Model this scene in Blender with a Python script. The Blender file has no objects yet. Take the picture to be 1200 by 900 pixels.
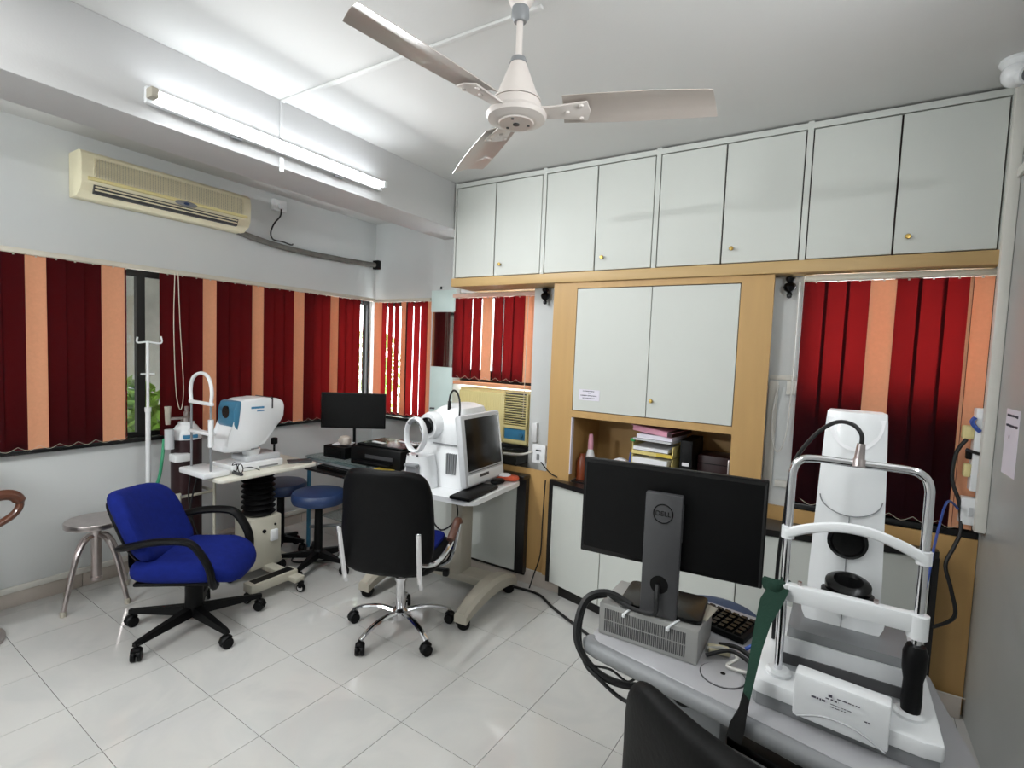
import bpy, bmesh, math, random
from mathutils import Vector, Matrix, Quaternion
random.seed(7)
R=math.radians; PI=math.pi
SC=bpy.context.scene; COL=SC.collection

# ------------------------------------------------------------------ camera
cam=bpy.data.cameras.new('camera'); cam.sensor_width=36; cam.lens=18.15; cam.clip_start=.02
co=bpy.data.objects.new('camera',cam); COL.objects.link(co)
CX=(0.84612508,0.53154013,0.03921024); CY=(-0.06643131,0.0321818,0.99727189); CZ=(0.52882817,-0.84642154,0.06254074)
co.matrix_world=Matrix(((CX[0],CY[0],CZ[0],0),(CX[1],CY[1],CZ[1],0),(CX[2],CY[2],CZ[2],1.6),(0,0,0,1)))
SC.camera=co
# ------------------------------------------------------------------ colour management, sky
SC.view_settings.view_transform='Standard'; SC.view_settings.look='None'
SC.view_settings.exposure=0.95; SC.view_settings.gamma=1; SC.view_settings.use_curve_mapping=False
W=bpy.data.worlds.new('overcast_sky'); SC.world=W; W.use_nodes=True
bg=W.node_tree.nodes['Background']; bg.inputs[0].default_value=(.93,.97,1,1); bg.inputs[1].default_value=6.0
# ------------------------------------------------------------------ lamps (two fluorescent battens; third batten and ceiling panel are added fill)
def tube_lamp(name,loc,direction,power,length,along='Y'):
    l=bpy.data.lights.new(name,'AREA'); l.shape='RECTANGLE'; l.size=length; l.size_y=.05; l.energy=power; l.color=(.96,.985,1)
    o=bpy.data.objects.new(name,l); COL.objects.link(o); o.location=loc
    z=-Vector(direction).normalized(); x=Vector((0,1,0)) if along=='Y' else Vector((1,0,0)); x=(x-z*x.dot(z)).normalized(); y=z.cross(x)
    o.matrix_world=Matrix(((x.x,y.x,z.x,loc[0]),(x.y,y.y,z.y,loc[1]),(x.z,y.z,z.z,loc[2]),(0,0,0,1)))
tube_lamp('tube_light_glow',(-2.345,1.64,2.575),(1,0,-1.15),11,1.2)
tube_lamp('second_tube_light_glow',(.545,1.05,2.25),(-1,0,.12),22,1.2)
tube_lamp('fill_tube_glow',(-2.6,-1.93,2.3),(-.65,1,.08),50,1.2,'X')  # added fill lamp, brightens the left wall and floor
l=bpy.data.lights.new('fill_panel_glow','AREA'); l.shape='RECTANGLE'; l.size=1.2; l.size_y=.6; l.energy=11; l.color=(1,.99,.97)  # added overhead fill, evens out floor and walls
o=bpy.data.objects.new('fill_panel_glow',l); COL.objects.link(o); o.location=(-1.75,-.1,2.775)

# ------------------------------------------------------------------ materials
def lin(*c):
    r=[]
    for v in c:
        v/=255; r.append(v/12.92 if v<=.04045 else ((v+.055)/1.055)**2.4)
    return tuple(r)+(1,)
MATS={}
def mat(name,col,rough=.5,metal=0,var=.06,scale=8,bump=0,bscale=60,trans=0,spec=.5,emit=0,coat=0,stretch=None,tcol=None):
    if name in MATS: return MATS[name]
    m=bpy.data.materials.new(name); m.use_nodes=True; nt=m.node_tree; b=nt.nodes['Principled BSDF']
    base=lin(*col)
    b.inputs['Roughness'].default_value=rough; b.inputs['Metallic'].default_value=metal
    b.inputs['Specular IOR Level'].default_value=spec; b.inputs['Coat Weight'].default_value=coat
    tc=nt.nodes.new('ShaderNodeTexCoord'); src=tc.outputs['Object']
    if stretch:
        mp=nt.nodes.new('ShaderNodeMapping'); mp.inputs['Scale'].default_value=stretch; nt.links.new(src,mp.inputs[0]); src=mp.outputs[0]
    n=nt.nodes.new('ShaderNodeTexNoise'); n.inputs['Scale'].default_value=scale; n.inputs['Detail'].default_value=5
    nt.links.new(src,n.inputs['Vector'])
    r=nt.nodes.new('ShaderNodeValToRGB'); r.color_ramp.elements[0].position=.3; r.color_ramp.elements[1].position=.7
    r.color_ramp.elements[0].color=tuple(max(0,x*(1-var)) for x in base[:3])+(1,)
    r.color_ramp.elements[1].color=tuple(min(1,x*(1+var)) for x in base[:3])+(1,)
    nt.links.new(n.outputs['Fac'],r.inputs[0]); nt.links.new(r.outputs[0],b.inputs['Base Color'])
    if emit:
        b.inputs['Emission Color'].default_value=base; b.inputs['Emission Strength'].default_value=emit
    if bump:
        n2=nt.nodes.new('ShaderNodeTexNoise'); n2.inputs['Scale'].default_value=bscale; nt.links.new(src,n2.inputs['Vector'])
        bp=nt.nodes.new('ShaderNodeBump'); bp.inputs['Strength'].default_value=bump; bp.inputs['Distance'].default_value=.002
        nt.links.new(n2.outputs['Fac'],bp.inputs['Height']); nt.links.new(bp.outputs[0],b.inputs['Normal'])
    if trans:
        t=nt.nodes.new('ShaderNodeBsdfTranslucent'); nt.links.new(r.outputs[0],t.inputs[0]) if not tcol else setattr(t.inputs[0],'default_value',lin(*tcol))
        mx=nt.nodes.new('ShaderNodeMixShader'); mx.inputs[0].default_value=trans
        nt.links.new(b.outputs[0],mx.inputs[1]); nt.links.new(t.outputs[0],mx.inputs[2])
        nt.links.new(mx.outputs[0],nt.nodes['Material Output'].inputs[0])
    MATS[name]=m; return m
wallp=mat('wall_paint_pale_blue',(211,214,213),.55,var=.03,scale=1.5,bump=.15,bscale=120)
beamp=mat('beam_paint_white',(206,206,206),.6,var=.03,scale=1.5,bump=.15,bscale=120)
ceilp=mat('ceiling_paint',(216,216,214),.7,var=.03,scale=1.2,bump=.15,bscale=90)
greyw=mat('grey_partition_gloss',(170,172,170),.32,var=.06,scale=2.5)
whlam=mat('white_laminate',(205,208,202),.55,var=.015,scale=2)
yelam=mat('yellow_laminate',(190,152,96),.45,var=.05,scale=3,stretch=(6,6,.6))
bandlam=mat('beige_laminate',(196,164,112),.45,var=.05,scale=3,stretch=(.6,6,6))
dkedge=mat('brown_edge_gap_shade',(52,34,30),.5)  # brown door edging; on carcasses it also paints the shadow in door gaps
blk=mat('black_plastic',(6,6,7),.45,spec=.2,bump=.1,bscale=300)
blkg=mat('black_gloss',(7,7,8),.25,spec=.3)
blkl=mat('black_laminate',(20,18,18),.3)
leather=mat('black_leather',(5,5,6),.5,spec=.18,var=.15,bump=.4,bscale=90)
worn=mat('black_vinyl_worn',(8,8,8),.6,spec=.18,var=.5,scale=12,bump=.4,bscale=80)
bluef=mat('blue_fabric',(15,31,110),.9,var=.12,scale=30,bump=.5,bscale=250,spec=.2)
navy=mat('navy_vinyl',(34,54,92),.42,var=.08,scale=15,bump=.2,bscale=120)
chrome=mat('chrome',(225,225,228),.12,1,var=.02)
steel=mat('brushed_steel',(196,186,184),.28,1,var=.08,scale=20)
brass=mat('brass',(190,160,90),.3,1)
whpl=mat('white_plastic',(232,234,235),.35,var=.015,coat=.2)
ltgrey=mat('light_grey_plastic',(196,198,200),.4,var=.02)
tblgrey=mat('table_grey',(172,172,175),.42,var=.02)
casegrey=mat('case_grey',(150,150,147),.5,var=.03)
midgrey=mat('grey_plastic',(132,134,136),.45,var=.04)
dkgrey=mat('dark_grey_plastic',(62,62,64),.45)
cream=mat('cream_plastic',(226,218,186),.45,var=.03)
creamy=mat('yellowed_plastic',(226,212,152),.5,var=.04,stretch=(30,30,1))
beige=mat('beige_metal',(200,196,180),.5,var=.04)
taupe=mat('taupe_plastic',(172,166,152),.5,var=.04)
tblw=mat('ivory_table_laminate',(224,222,208),.4,var=.02)
wood=mat('varnished_wood',(92,54,38),.3,var=.25,scale=6,stretch=(1,8,8),coat=.3)
maroon=mat('maroon_paint',(44,16,20),.45,var=.1)
redsl=mat('maroon_blind_fabric',(35,11,17),.9,var=.06,scale=60,trans=.32,spec=.1,tcol=(222,104,104))
orsl=mat('peach_blind_fabric',(238,176,138),.9,var=.03,scale=60,trans=.2,spec=.1)
pkrail=mat('pinkish_rail',(228,190,172),.6)
rail=mat('ivory_rail',(212,206,190),.5)
winfr=mat('black_window_frame',(22,22,22),.4)
skirtm=mat('beige_skirting_tile',(196,186,176),.3,var=.06,scale=6)
whitetrim=mat('white_pvc',(220,218,210),.45,var=.03)
grout=mat('grout',(112,110,107),.9)
sleeve=mat('grey_foam_sleeve',(112,110,104),.8,var=.2,scale=20,bump=.6,bscale=50)
paper=mat('paper',(226,222,232),.8,var=.02)
papw=mat('white_paper',(236,236,238),.8,var=.03)
ink=mat('ink',(70,66,80),.8)
pink=mat('pink_paper',(222,160,180),.8)
fyel=mat('yellow_plastic',(214,186,70),.5)
fcream=mat('pale_yellow_tray',(222,204,130),.5)
blueui=mat('blue_label',(62,130,170),.4)
teal=mat('teal_panel',(62,120,150),.3)
greenf=mat('green_fabric',(14,52,38),.9,var=.2,bump=.5,bscale=200)
greentube=mat('green_tube',(60,150,110),.35)
bluecab=mat('blue_cable',(60,90,170),.5)
blackcab=mat('black_cable',(14,14,15),.5)
whcab=mat('white_cable',(206,204,198),.5)
redp=mat('orange_red_pack',(200,84,50),.5,var=.3,scale=40)
greenp=mat('green_plastic',(40,150,80),.4)
bottlep=mat('brown_bottle',(130,60,30),.3)
sill=mat('black_stone',(20,20,20),.25)
mirrorm=mat('mirror_silver',(210,210,212),.04,1,var=0)
mint=mat('mint_board',(214,232,228),.4,var=.02)
fillglow=mat('fill_panel_diffuser',(245,248,250),.5,emit=1.6)  # glow of the added fill panel
tubeglow=mat('tube_glow',(245,250,255),.4,emit=9)
fanm=mat('fan_ivory',(214,206,200),.35,var=.03,coat=.2)
fanblade=mat('fan_blade_ivory',(186,176,168),.35,var=.03,coat=.2)
cordm=mat('ivory_cord',(212,200,180),.7)
exwall=mat('outdoor_wall',(130,130,122),.9,var=.2,scale=4)
leafm=mat('leaf',(110,140,60),.7,var=.4,scale=20,trans=.3)
# floor tile: pale vitrified marble
def tile_mat():
    m=mat('vitrified_tile',(208,206,202),.09,var=.02,scale=3)
    nt=m.node_tree; b=nt.nodes['Principled BSDF']
    geo=nt.nodes.new('ShaderNodeNewGeometry')
    w=nt.nodes.new('ShaderNodeTexNoise'); w.inputs['Scale'].default_value=2.2; w.inputs['Detail'].default_value=8; w.inputs['Distortion'].default_value=1.6
    nt.links.new(geo.outputs['Position'],w.inputs['Vector'])
    r=nt.nodes.new('ShaderNodeValToRGB'); e=r.color_ramp.elements
    e[0].position=.38; e[0].color=lin(190,190,187); e[1].position=.56; e[1].color=lin(197,196,192)
    nt.links.new(w.outputs['Fac'],r.inputs[0]); nt.links.new(r.outputs[0],b.inputs['Base Color'])
    return m
tilem=tile_mat()
def glass_mat():
    m=bpy.data.materials.new('window_glass'); m.use_nodes=True; nt=m.node_tree
    t=nt.nodes.new('ShaderNodeBsdfTransparent'); g=nt.nodes.new('ShaderNodeBsdfGlossy'); g.inputs['Roughness'].default_value=.03
    mx=nt.nodes.new('ShaderNodeMixShader'); mx.inputs[0].default_value=.07
    nt.links.new(t.outputs[0],mx.inputs[1]); nt.links.new(g.outputs[0],mx.inputs[2]); nt.links.new(mx.outputs[0],nt.nodes['Material Output'].inputs[0])
    return m
glass=glass_mat()
deskglass=bpy.data.materials.new('desk_glass'); deskglass.use_nodes=True
_b=deskglass.node_tree.nodes['Principled BSDF']; _b.inputs['Base Color'].default_value=lin(110,140,140); _b.inputs['Roughness'].default_value=.08; _b.inputs['Alpha'].default_value=.35

# ------------------------------------------------------------------ mesh helpers
class MB:
    def __init__(s): s.b=bmesh.new()
    def box(s,c,d,rot=None,bev=0,seg=2,top=None):
        g=bmesh.ops.create_cube(s.b,size=1); v=g['verts']
        for q in v:
            q.co=Vector((q.co.x*d[0],q.co.y*d[1],q.co.z*d[2]))
            if top and q.co.z>0: q.co.x*=top[0]; q.co.y*=top[1]
        if bev:
            ed=list({e for q in v for e in q.link_edges})
            o=bmesh.ops.bevel(s.b,geom=ed,offset=bev,segments=seg,affect='EDGES',profile=.5,clamp_overlap=True)
            v=list({q for f in o['faces'] for q in f.verts}|{q for q in v if q.is_valid})
        M=Matrix.Translation(c)
        if rot is not None: M=M@(rot if isinstance(rot,Matrix) else Matrix.Rotation(rot,4,'Z'))
        for q in v: q.co=M@q.co
        return s
    def b2(s,a,b,bev=0,seg=2):
        return s.box([(a[i]+b[i])/2 for i in range(3)],[abs(b[i]-a[i]) for i in range(3)],None,bev,seg)
    def cyl(s,p0,p1,r0,r1=None,n=16):
        p0=Vector(p0);p1=Vector(p1); r1=r0 if r1 is None else r1
        d=p1-p0; q=d.to_track_quat('Z','Y')
        A=[];B=[]
        for i in range(n):
            a=2*PI*i/n; u=q@Vector((math.cos(a),math.sin(a),0))
            A.append(s.b.verts.new(p0+u*r0)); B.append(s.b.verts.new(p1+u*r1))
        for i in range(n): s.b.faces.new((A[i],A[(i+1)%n],B[(i+1)%n],B[i]))
        s.b.faces.new(A[::-1]); s.b.faces.new(B); return s
    def lathe(s,prof,c=(0,0,0),n=24,M=None):
        rings=[];c=Vector(c)
        for r,z in prof:
            if r<1e-5: 
                p=Vector((0,0,z)); p=(M@p if M else p)+c; rings.append([s.b.verts.new(p)])
            else:
                ring=[]
                for i in range(n):
                    a=2*PI*i/n; p=Vector((r*math.cos(a),r*math.sin(a),z)); p=(M@p if M else p)+c; ring.append(s.b.verts.new(p))
                rings.append(ring)
        for a,b in zip(rings,rings[1:]):
            for i in range(n):
                j=(i+1)%n
                if len(a)==1 and len(b)==1: continue
                if len(a)==1: s.b.faces.new((a[0],b[j],b[i]))
                elif len(b)==1: s.b.faces.new((a[i],a[j],b[0]))
                else: s.b.faces.new((a[i],a[j],b[j],b[i]))
        if len(rings[0])>1: s.b.faces.new(rings[0][::-1])
        if len(rings[-1])>1: s.b.faces.new(rings[-1])
        return s
    def tube(s,pts,r,n=8,smooth=True,closed=False,sub=5,flat=None):
        P=[Vector(p) for p in pts]
        if smooth and len(P)>2: P=spline(P,sub,closed)
        m=len(P); rings=[]; prev=None
        for i,p in enumerate(P):
            a=P[i-1] if (i>0 or closed) else P[0]; b=P[(i+1)%m] if (i<m-1 or closed) else P[-1]
            t=(b-a).normalized()
            if prev is None:
                up=Vector((0,0,1)) if abs(t.z)<.9 else Vector((1,0,0)); u=(up-t*up.dot(t)).normalized()
            else: u=(prev-t*prev.dot(t)).normalized()
            prev=u; w=t.cross(u); rr=r(i/(m-1)) if callable(r) else r
            ru,rw=(rr,rr) if flat is None else (rr*flat[0],rr*flat[1])
            rings.append([s.b.verts.new(p+u*math.cos(2*PI*k/n)*ru+w*math.sin(2*PI*k/n)*rw) for k in range(n)])
        pr=list(zip(rings,rings[1:]))+([(rings[-1],rings[0])] if closed else [])
        for a,b in pr:
            for k in range(n): s.b.faces.new((a[k],a[(k+1)%n],b[(k+1)%n],b[k]))
        if not closed: s.b.faces.new(rings[0][::-1]); s.b.faces.new(rings[-1])
        return s
    def prism(s,poly,h0,h1,M=None,bev=0):
        """poly in local XY, extruded along Z from h0 to h1, then M"""
        A=[s.b.verts.new((x,y,h0)) for x,y in poly]; B=[s.b.verts.new((x,y,h1)) for x,y in poly]; n=len(poly)
        s.b.faces.new(A[::-1]); s.b.faces.new(B)
        for i in range(n): s.b.faces.new((A[i],A[(i+1)%n],B[(i+1)%n],B[i]))
        V=A+B
        if bev:
            ed=list({e for q in V for e in q.link_edges})
            o=bmesh.ops.bevel(s.b,geom=ed,offset=bev,segments=2,affect='EDGES',profile=.5,clamp_overlap=True)
            V=list({q for f in o['faces'] for q in f.verts}|{q for q in V if q.is_valid})
        if M is not None:
            for q in V: q.co=M@q.co
        return s
    def loft(s,rings,caps=True):
        V=[[s.b.verts.new(p) for p in r] for r in rings]; n=len(V[0])
        for a,b in zip(V,V[1:]):
            for k in range(n): s.b.faces.new((a[k],a[(k+1)%n],b[(k+1)%n],b[k]))
        if caps: s.b.faces.new(V[0][::-1]); s.b.faces.new(V[-1])
        return s
    def cushion(s,c,d,k=5,n=8,M=None,f=None):
        kk=k if isinstance(k,(tuple,list)) else (k,k,k); c=Vector(c); V={}
        def vert(i,j,l):
            if (i,j,l) in V: return V[(i,j,l)]
            p=Vector([math.sin((2*a/n-1)*PI/2*.86)/math.sin(PI/2*.86) for a in (i,j,l)])
            lo,hi=0,1.
            for _ in range(24):
                t=(lo+hi)/2
                if sum(abs(p[a]*t)**kk[a] for a in range(3))>1: hi=t
                else: lo=t
            p*=lo; p=Vector((p.x*d[0]/2,p.y*d[1]/2,p.z*d[2]/2))
            if f: p=Vector(f(p))
            if M: p=M@p
            V[(i,j,l)]=s.b.verts.new(p+c); return V[(i,j,l)]
        for ax in range(3):
            for sd in (0,n):
                for u in range(n):
                    for v in range(n):
                        q=[]
                        for du,dv in ((0,0),(1,0),(1,1),(0,1)):
                            x=[0,0,0]; x[ax]=sd; x[(ax+1)%3]=u+du; x[(ax+2)%3]=v+dv; q.append(vert(*x))
                        s.b.faces.new(q)
        return s
    def ball(s,c,r,n=12,sc=(1,1,1)):
        bmesh.ops.create_uvsphere(s.b,u_segments=n,v_segments=max(6,n//2),radius=r,matrix=Matrix.Translation(c)@Matrix.Diagonal((*sc,1))); return s
    def mesh(s,name,m):
        bmesh.ops.recalc_face_normals(s.b,faces=s.b.faces)
        for f in s.b.faces: f.smooth=True
        for e in s.b.edges:
            if len(e.link_faces)==2 and e.calc_face_angle(0)>R(38): e.smooth=False
        me=bpy.data.meshes.new(name); s.b.to_mesh(me); s.b.free(); me.materials.append(m); return me
    def build(s,name,m,parent=None,loc=None,rz=0):
        return obj(name,s.mesh(name,m),parent,loc,rz)
def spline(P,sub,closed=False):
    out=[];m=len(P)
    rng=range(m if closed else m-1)
    for i in rng:
        p0=P[(i-1)%m] if (closed or i>0) else P[0]; p1=P[i]; p2=P[(i+1)%m]; p3=P[(i+2)%m] if (closed or i<m-2) else P[-1]
        for k in range(sub):
            t=k/sub; out.append(.5*((2*p1)+(p2-p0)*t+(2*p0-5*p1+4*p2-p3)*t*t+(3*p1-p0-3*p2+p3)*t**3))
    if not closed: out.append(P[-1].copy())
    return out
def obj(name,me,parent=None,loc=None,rz=0):
    o=bpy.data.objects.new(name,me); COL.objects.link(o)
    if parent: o.parent=parent
    if loc is not None: o.location=loc
    if rz: o.rotation_euler.z=rz
    return o
def tag(o,label=None,cat=None,group=None,kind=None):
    if label: o['label']=label
    if cat: o['category']=cat
    if group: o['group']=group
    if kind: o['kind']=kind
    return o
def thing(name,label,cat,loc=(0,0,0),rz=0,group=None):
    o=bpy.data.objects.new(name,None); o.empty_display_size=.1; COL.objects.link(o); o.location=loc; o.rotation_euler.z=rz
    return tag(o,label,cat,group)
def struct(name,mb,m,label,cat='building part'):
    o=mb.build(name,m); o['kind']='structure'; o['label']=label; o['category']=cat; return o
def text(s,size,m,parent,M,name='lettering'):
    cu=bpy.data.curves.new(name,'FONT'); cu.body=s; cu.size=size; cu.align_x='CENTER'; cu.align_y='CENTER'; cu.extrude=.0004
    t=bpy.data.objects.new('tmp',cu); COL.objects.link(t)
    dg=bpy.context.evaluated_depsgraph_get(); me=bpy.data.meshes.new_from_object(t.evaluated_get(dg)); bpy.data.objects.remove(t)
    me.transform(M); me.materials.clear(); me.materials.append(m); return obj(name,me,parent)
def T(x,y,z): return Matrix.Translation((x,y,z))
def RX(a): return Matrix.Rotation(R(a),4,'X')
def RY(a): return Matrix.Rotation(R(a),4,'Y')
def RZ(a): return Matrix.Rotation(R(a),4,'Z')
def cable(name,pts,r,m,label,cat='cable',sub=6): return tag(MB().tube(pts,r,6,sub=sub).build(name,m),label,cat)
# ================================================================== SETTING
XL,XR,CE=-3.98,.60,2.81
flo=struct('floor',MB().b2((XL-.12,-2.1,-.1),(XR+.12,3.85,-.0045)),grout,'pale glossy square-tiled floor of the clinic room','floor')
def clip(poly,ax,val,keep_less):
    out=[]
    for i in range(len(poly)):
        a=poly[i];b=poly[(i+1)%len(poly)]; ia=(a[ax]<=val)==keep_less or a[ax]==val; ib=(b[ax]<=val)==keep_less or b[ax]==val
        if ia: out.append(a)
        if ia!=ib:
            t=(val-a[ax])/(b[ax]-a[ax]); out.append((a[0]+(b[0]-a[0])*t,a[1]+(b[1]-a[1])*t))
    return out
ta=R(-1.8); TS=.3985; O=(-1.461,1.970); tu=(math.cos(ta),math.sin(ta)); tv=(-math.sin(ta),math.cos(ta)); jt=.0012
full=None
for i in range(-8,8):
    for j in range(-12,6):
        cn=[]
        for a,b in ((jt,jt),(TS-jt,jt),(TS-jt,TS-jt),(jt,TS-jt)):
            a+=i*TS;b+=j*TS; cn.append((O[0]+a*tu[0]+b*tv[0],O[1]+a*tu[1]+b*tv[1]))
        cl=cn
        for ax,val,less in ((0,XL,False),(0,XR,True),(1,-2.0,False),(1,3.7,True)): 
            if cl: cl=clip(cl,ax,val,less)
        if len(cl)<3: continue
        ox,oy=cn[0]
        if len(cl)==4 and max(abs(cl[k][0]-cn[k][0])+abs(cl[k][1]-cn[k][1]) for k in range(4))<1e-6:
            if full is None: full=MB().prism([(x-ox,y-oy) for x,y in cn],-.0045,0).mesh('tile',tilem)
            obj('tile',full,flo,(ox,oy,0))
        else:
            ar=abs(sum(cl[k][0]*cl[(k+1)%len(cl)][1]-cl[(k+1)%len(cl)][0]*cl[k][1] for k in range(len(cl))))/2
            if ar<2e-4: continue
            MB().prism([(x-ox,y-oy) for x,y in cl],-.0045,0).build('tile',tilem,flo,(ox,oy,0))
struct('ceiling',MB().b2((XL-.12,-2.1,CE),(XR+.12,3.85,CE+.1)),ceilp,'plain white painted ceiling','ceiling')
struct('trim_1',MB().b2((-2.75,-2.0,2.48),(-2.44,3.019,CE),.004).b2((-2.75,3.019,2.48),(-2.45,3.6,CE)),beamp,'white painted ceiling beam that carries the tube light','beam')
w=MB()
w.b2((XL-.12,-2.1,0),(XL,3.85,.905)); w.b2((XL-.12,-2.1,2.05),(XL,3.85,CE)); w.b2((XL-.12,-2.1,.905),(XL,.3,2.05)); w.b2((XL-.12,3.66,.905),(XL,3.85,2.05))
struct('wall_left',w,wallp,'pale blue painted wall above and below the long window','wall')
w=MB()
w.b2((XL,3.70,0),(-2.86,3.85,.905)).b2((XL,3.70,2.04),(-2.86,3.85,CE)).b2((-3.16,3.70,.905),(-2.86,3.85,2.04))
w.b2((-2.86,3.28,0),(-2.612,3.85,2.479))                                     # pier
w.b2((-2.612,3.34,0),(-1.85,3.44,.86)).b2((-1.85,3.22,0),(-1.46,3.56,2.055)).b2((-2.612,3.34,2.056),(-1.46,3.44,2.056+.062))
w.b2((-2.45,3.56,2.05),(XR,3.7,CE)).b2((-1.4,3.56,0),(-.33,3.7,2.05))
w.b2((-.36,3.12,0),(-.17,3.30,2.055)).b2((-.17,3.16,0),(XR,3.30,.845)).b2((-.17,3.16,2.06),(XR,3.3,2.118)).b2((-.36,3.30,0),(-.30,3.70,2.118)).b2((-1.46,3.56,0),(-1.4,3.70,2.05))
struct('wall_back',w,wallp,'pale painted back wall with pier and window openings','wall')
struct('wall_front',MB().b2((XL,-2.1,0),(XR,-2.0,CE)),wallp,'plain pale wall behind the camera','wall')
struct('wall_right',MB().b2((XR,-2.0,0),(XR+.1,3.44,CE)),greyw,'glossy grey partition wall at the right edge','wall')
b=struct('baseboard_left',MB().b2((XL,-1.9,.088),(XL+.022,3.69,.122),.004),whitetrim,'beige skirting tiles with a white strip on top along left wall','skirting')
sk=MB().b2((0,.0015,0),(.012,.397,.087),.002).mesh('skirting_tile',skirtm)
for k in range(14): obj('skirting_tile',sk,b,(XL,-1.9+k*.3985,0))
b=struct('baseboard_back',MB().b2((-2.6,3.045,.098),(XR,3.05,.102)),whitetrim,'beige skirting tiles under the yellow back panels','skirting')
sk2=MB().b2((.0015,-.008,0),(.397,0,.098),.002).mesh('skirting_tile',skirtm)
for k in range(8): obj('skirting_tile',sk2,b,(-2.6+k*.3985,3.05,0))
# aluminium post and rails on the right partition
struct('trim_2',MB().b2((.560,2.97,.89),(.599,3.015,CE-.001),.004).b2((.585,2.0,2.405),(.599,2.97,2.445),.003),whitetrim,'white aluminium post and rail on the right partition','trim')
# windows ------------------------------------------------------------
def window(n,label,M,wid,z0,z1,mull,lower=None):
    """local x along the wall, local y outwards"""
    o=bpy.data.objects.new('window_%d'%n,None); COL.objects.link(o); o.matrix_world=M; tag(o,label,'window',None,'structure')
    f=MB(); d=.04; h=z1-z0
    f.b2((0,0,z0),(wid,d,z0+.045)).b2((0,0,z1-.045),(wid,d,z1)).b2((0,0,z0+.045),(.045,d,z1-.045)).b2((wid-.045,0,z0+.045),(wid,d,z1-.045))
    f.build('window_frame',winfr,o)
    xs=[0.045]+mull+[wid-.045]
    for q in mull: MB().b2((q-.025,.001,z0+.045),(q+.025,d-.001,z1-.045)).build('mullion',winfr,o)
    for a,b_ in zip(xs,xs[1:]): MB().b2((a,.018,z0+.045),(b_,.022,z1-.045)).build('pane',glass,o)
    if lower: MB().b2((.045,.024,z0+.045),(wid-.045,.036,lower)).build('daylight_block',blkl,o)  # opaque board added to stop daylight so the lower blind stays dark
    return o
ML=Matrix(((0,-1,0,XL-.03),(1,0,0,.3),(0,0,1,0),(0,0,0,1)))
window(1,'long black framed window behind the left wall blinds',ML,3.36,.905,2.05,[.66,1.34,2.02,2.69])
window(2,'narrow black framed window in the back alcove corner',T(-3.975,3.72,0),.815,.905,2.04,[.41])
window(3,'window above the window air conditioner',T(-2.612,3.37,0),.762,1.34,2.056,[.38],1.44)
window(4,'window behind the right hand blind',T(-.17,3.2,0),.77,.845,2.06,[.385],1.47)
MB_=MB().b2((XL-.06,.3,.895),(XL+.045,3.66,.925),.004)
struct('trim_3',MB_,sill,'black stone sill of the long left window','sill')
struct('trim_4',MB().b2((XL+.05,3.625,.895),(-2.861,3.74,.925),.004),sill,'black stone sill in the back alcove','sill')
struct('trim_5',MB().b2((-2.61,3.06,.80),(-1.852,3.335,.865),.004).b2((-2.61,3.30,.8651),(-1.852,3.335,.897),.004),sill,'black sill ledge under the window air conditioner','sill')
struct('trim_6',MB().b2((-.16,3.085,.83),(XR-.005,3.16,.862),.004),sill,'black sill ledge under the right hand blind','sill')
# outside: shrubs seen through gap and slits; wall and slab added to block daylight
o=tag(MB().b2((-5.0,-.8,-.5),(-4.85,3.5,3.4)).build('sky_block_wall',exwall),'outdoor wall close to the left window, added to keep daylight off the blind','wall')
tag(MB().b2((-4.84,-.8,2.25),(-4.11,3.3,2.33)).build('window_canopy',exwall),'unseen slab added outside the left window to block sky light','canopy')
def shrub(name,c,r,n,label):
    m=MB(); rnd=random.Random(n)
    for k in range(n):
        v=Vector((rnd.gauss(0,1),rnd.gauss(0,1),rnd.gauss(0,1))).normalized()*r*rnd.uniform(.4,1); p=Vector(c)+Vector((v.x,v.y,v.z*1.5))
        a=Vector((rnd.uniform(-1,1),rnd.uniform(-1,1),rnd.uniform(-1,1))).normalized()*.07; b_=a.orthogonal().normalized()*.03
        vs=[m.b.verts.new(p-a),m.b.verts.new(p+b_),m.b.verts.new(p+a),m.b.verts.new(p-b_)]; m.b.faces.new(vs)
    f=m.build('foliage',leafm); f['kind']='stuff'
    t=thing(name,label,'shrub',(c[0],c[1],-.5)); f.parent=t; f.location=(-c[0],-c[1],.5)
    MB().cyl((0,0,0),(0,0,c[2]+.5),.03,.015,8).build('stem',wood,t)
shrub('garden_shrub',(-4.5,1.78,.92),.24,300,'green shrub glimpsed through the gap in the left blind')
shrub('garden_shrub',(-4.7,4.3,1.2),.5,420,'yellow green shrub outside the corner window')

# ================================================================== BUILT-IN CABINETS
def door(w_,h,parent,knob=None,m=whlam):
    """door panel in local XZ, front at y=0 facing -y, origin lower left"""
    d=MB().b2((0,0,0),(w_,.018,h),.0012,1).build('door',m,parent)
    if knob:
        MB().lathe([(.006,0),(.006,.008),(.011,.012),(.012,.018),(.009,.022),(0,.023)],(0,0,0),14,RX(90)).build('knob',brass,d,(knob[0],0,knob[1]))
    return d
def overhead(x0,x1,xm,label,n):
    t=thing('overhead_cabinet',label,'cabinet',(x0,3.02,2.12),0,'white overhead cabinets along the back wall'); w_=x1-x0; h=.687
    c=MB().b2((0,.022,0),(w_,.42,h)); c.build('carcass',dkedge,t)
    f=MB().b2((0,-.001,0),(.013,.022,h)).b2((w_-.013,-.001,0),(w_,.022,h)).b2((.013,-.001,h-.038),(w_-.013,.022,h-.008)); f.build('edge_frame',whlam,t)
    g=.006; a=door(xm-x0-.013-2*g+.002,h-.038-2*g,t); a.location=(.013+g,0,g)
    b_=door(x1-xm-.013-2*g+.002,h-.038-2*g,t,(.05,.075)); b_.location=(xm-x0+g-.002,0,g)
overhead(-2.436,-1.692,-2.076,'white overhead cabinet nearest the ceiling beam',0)
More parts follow.
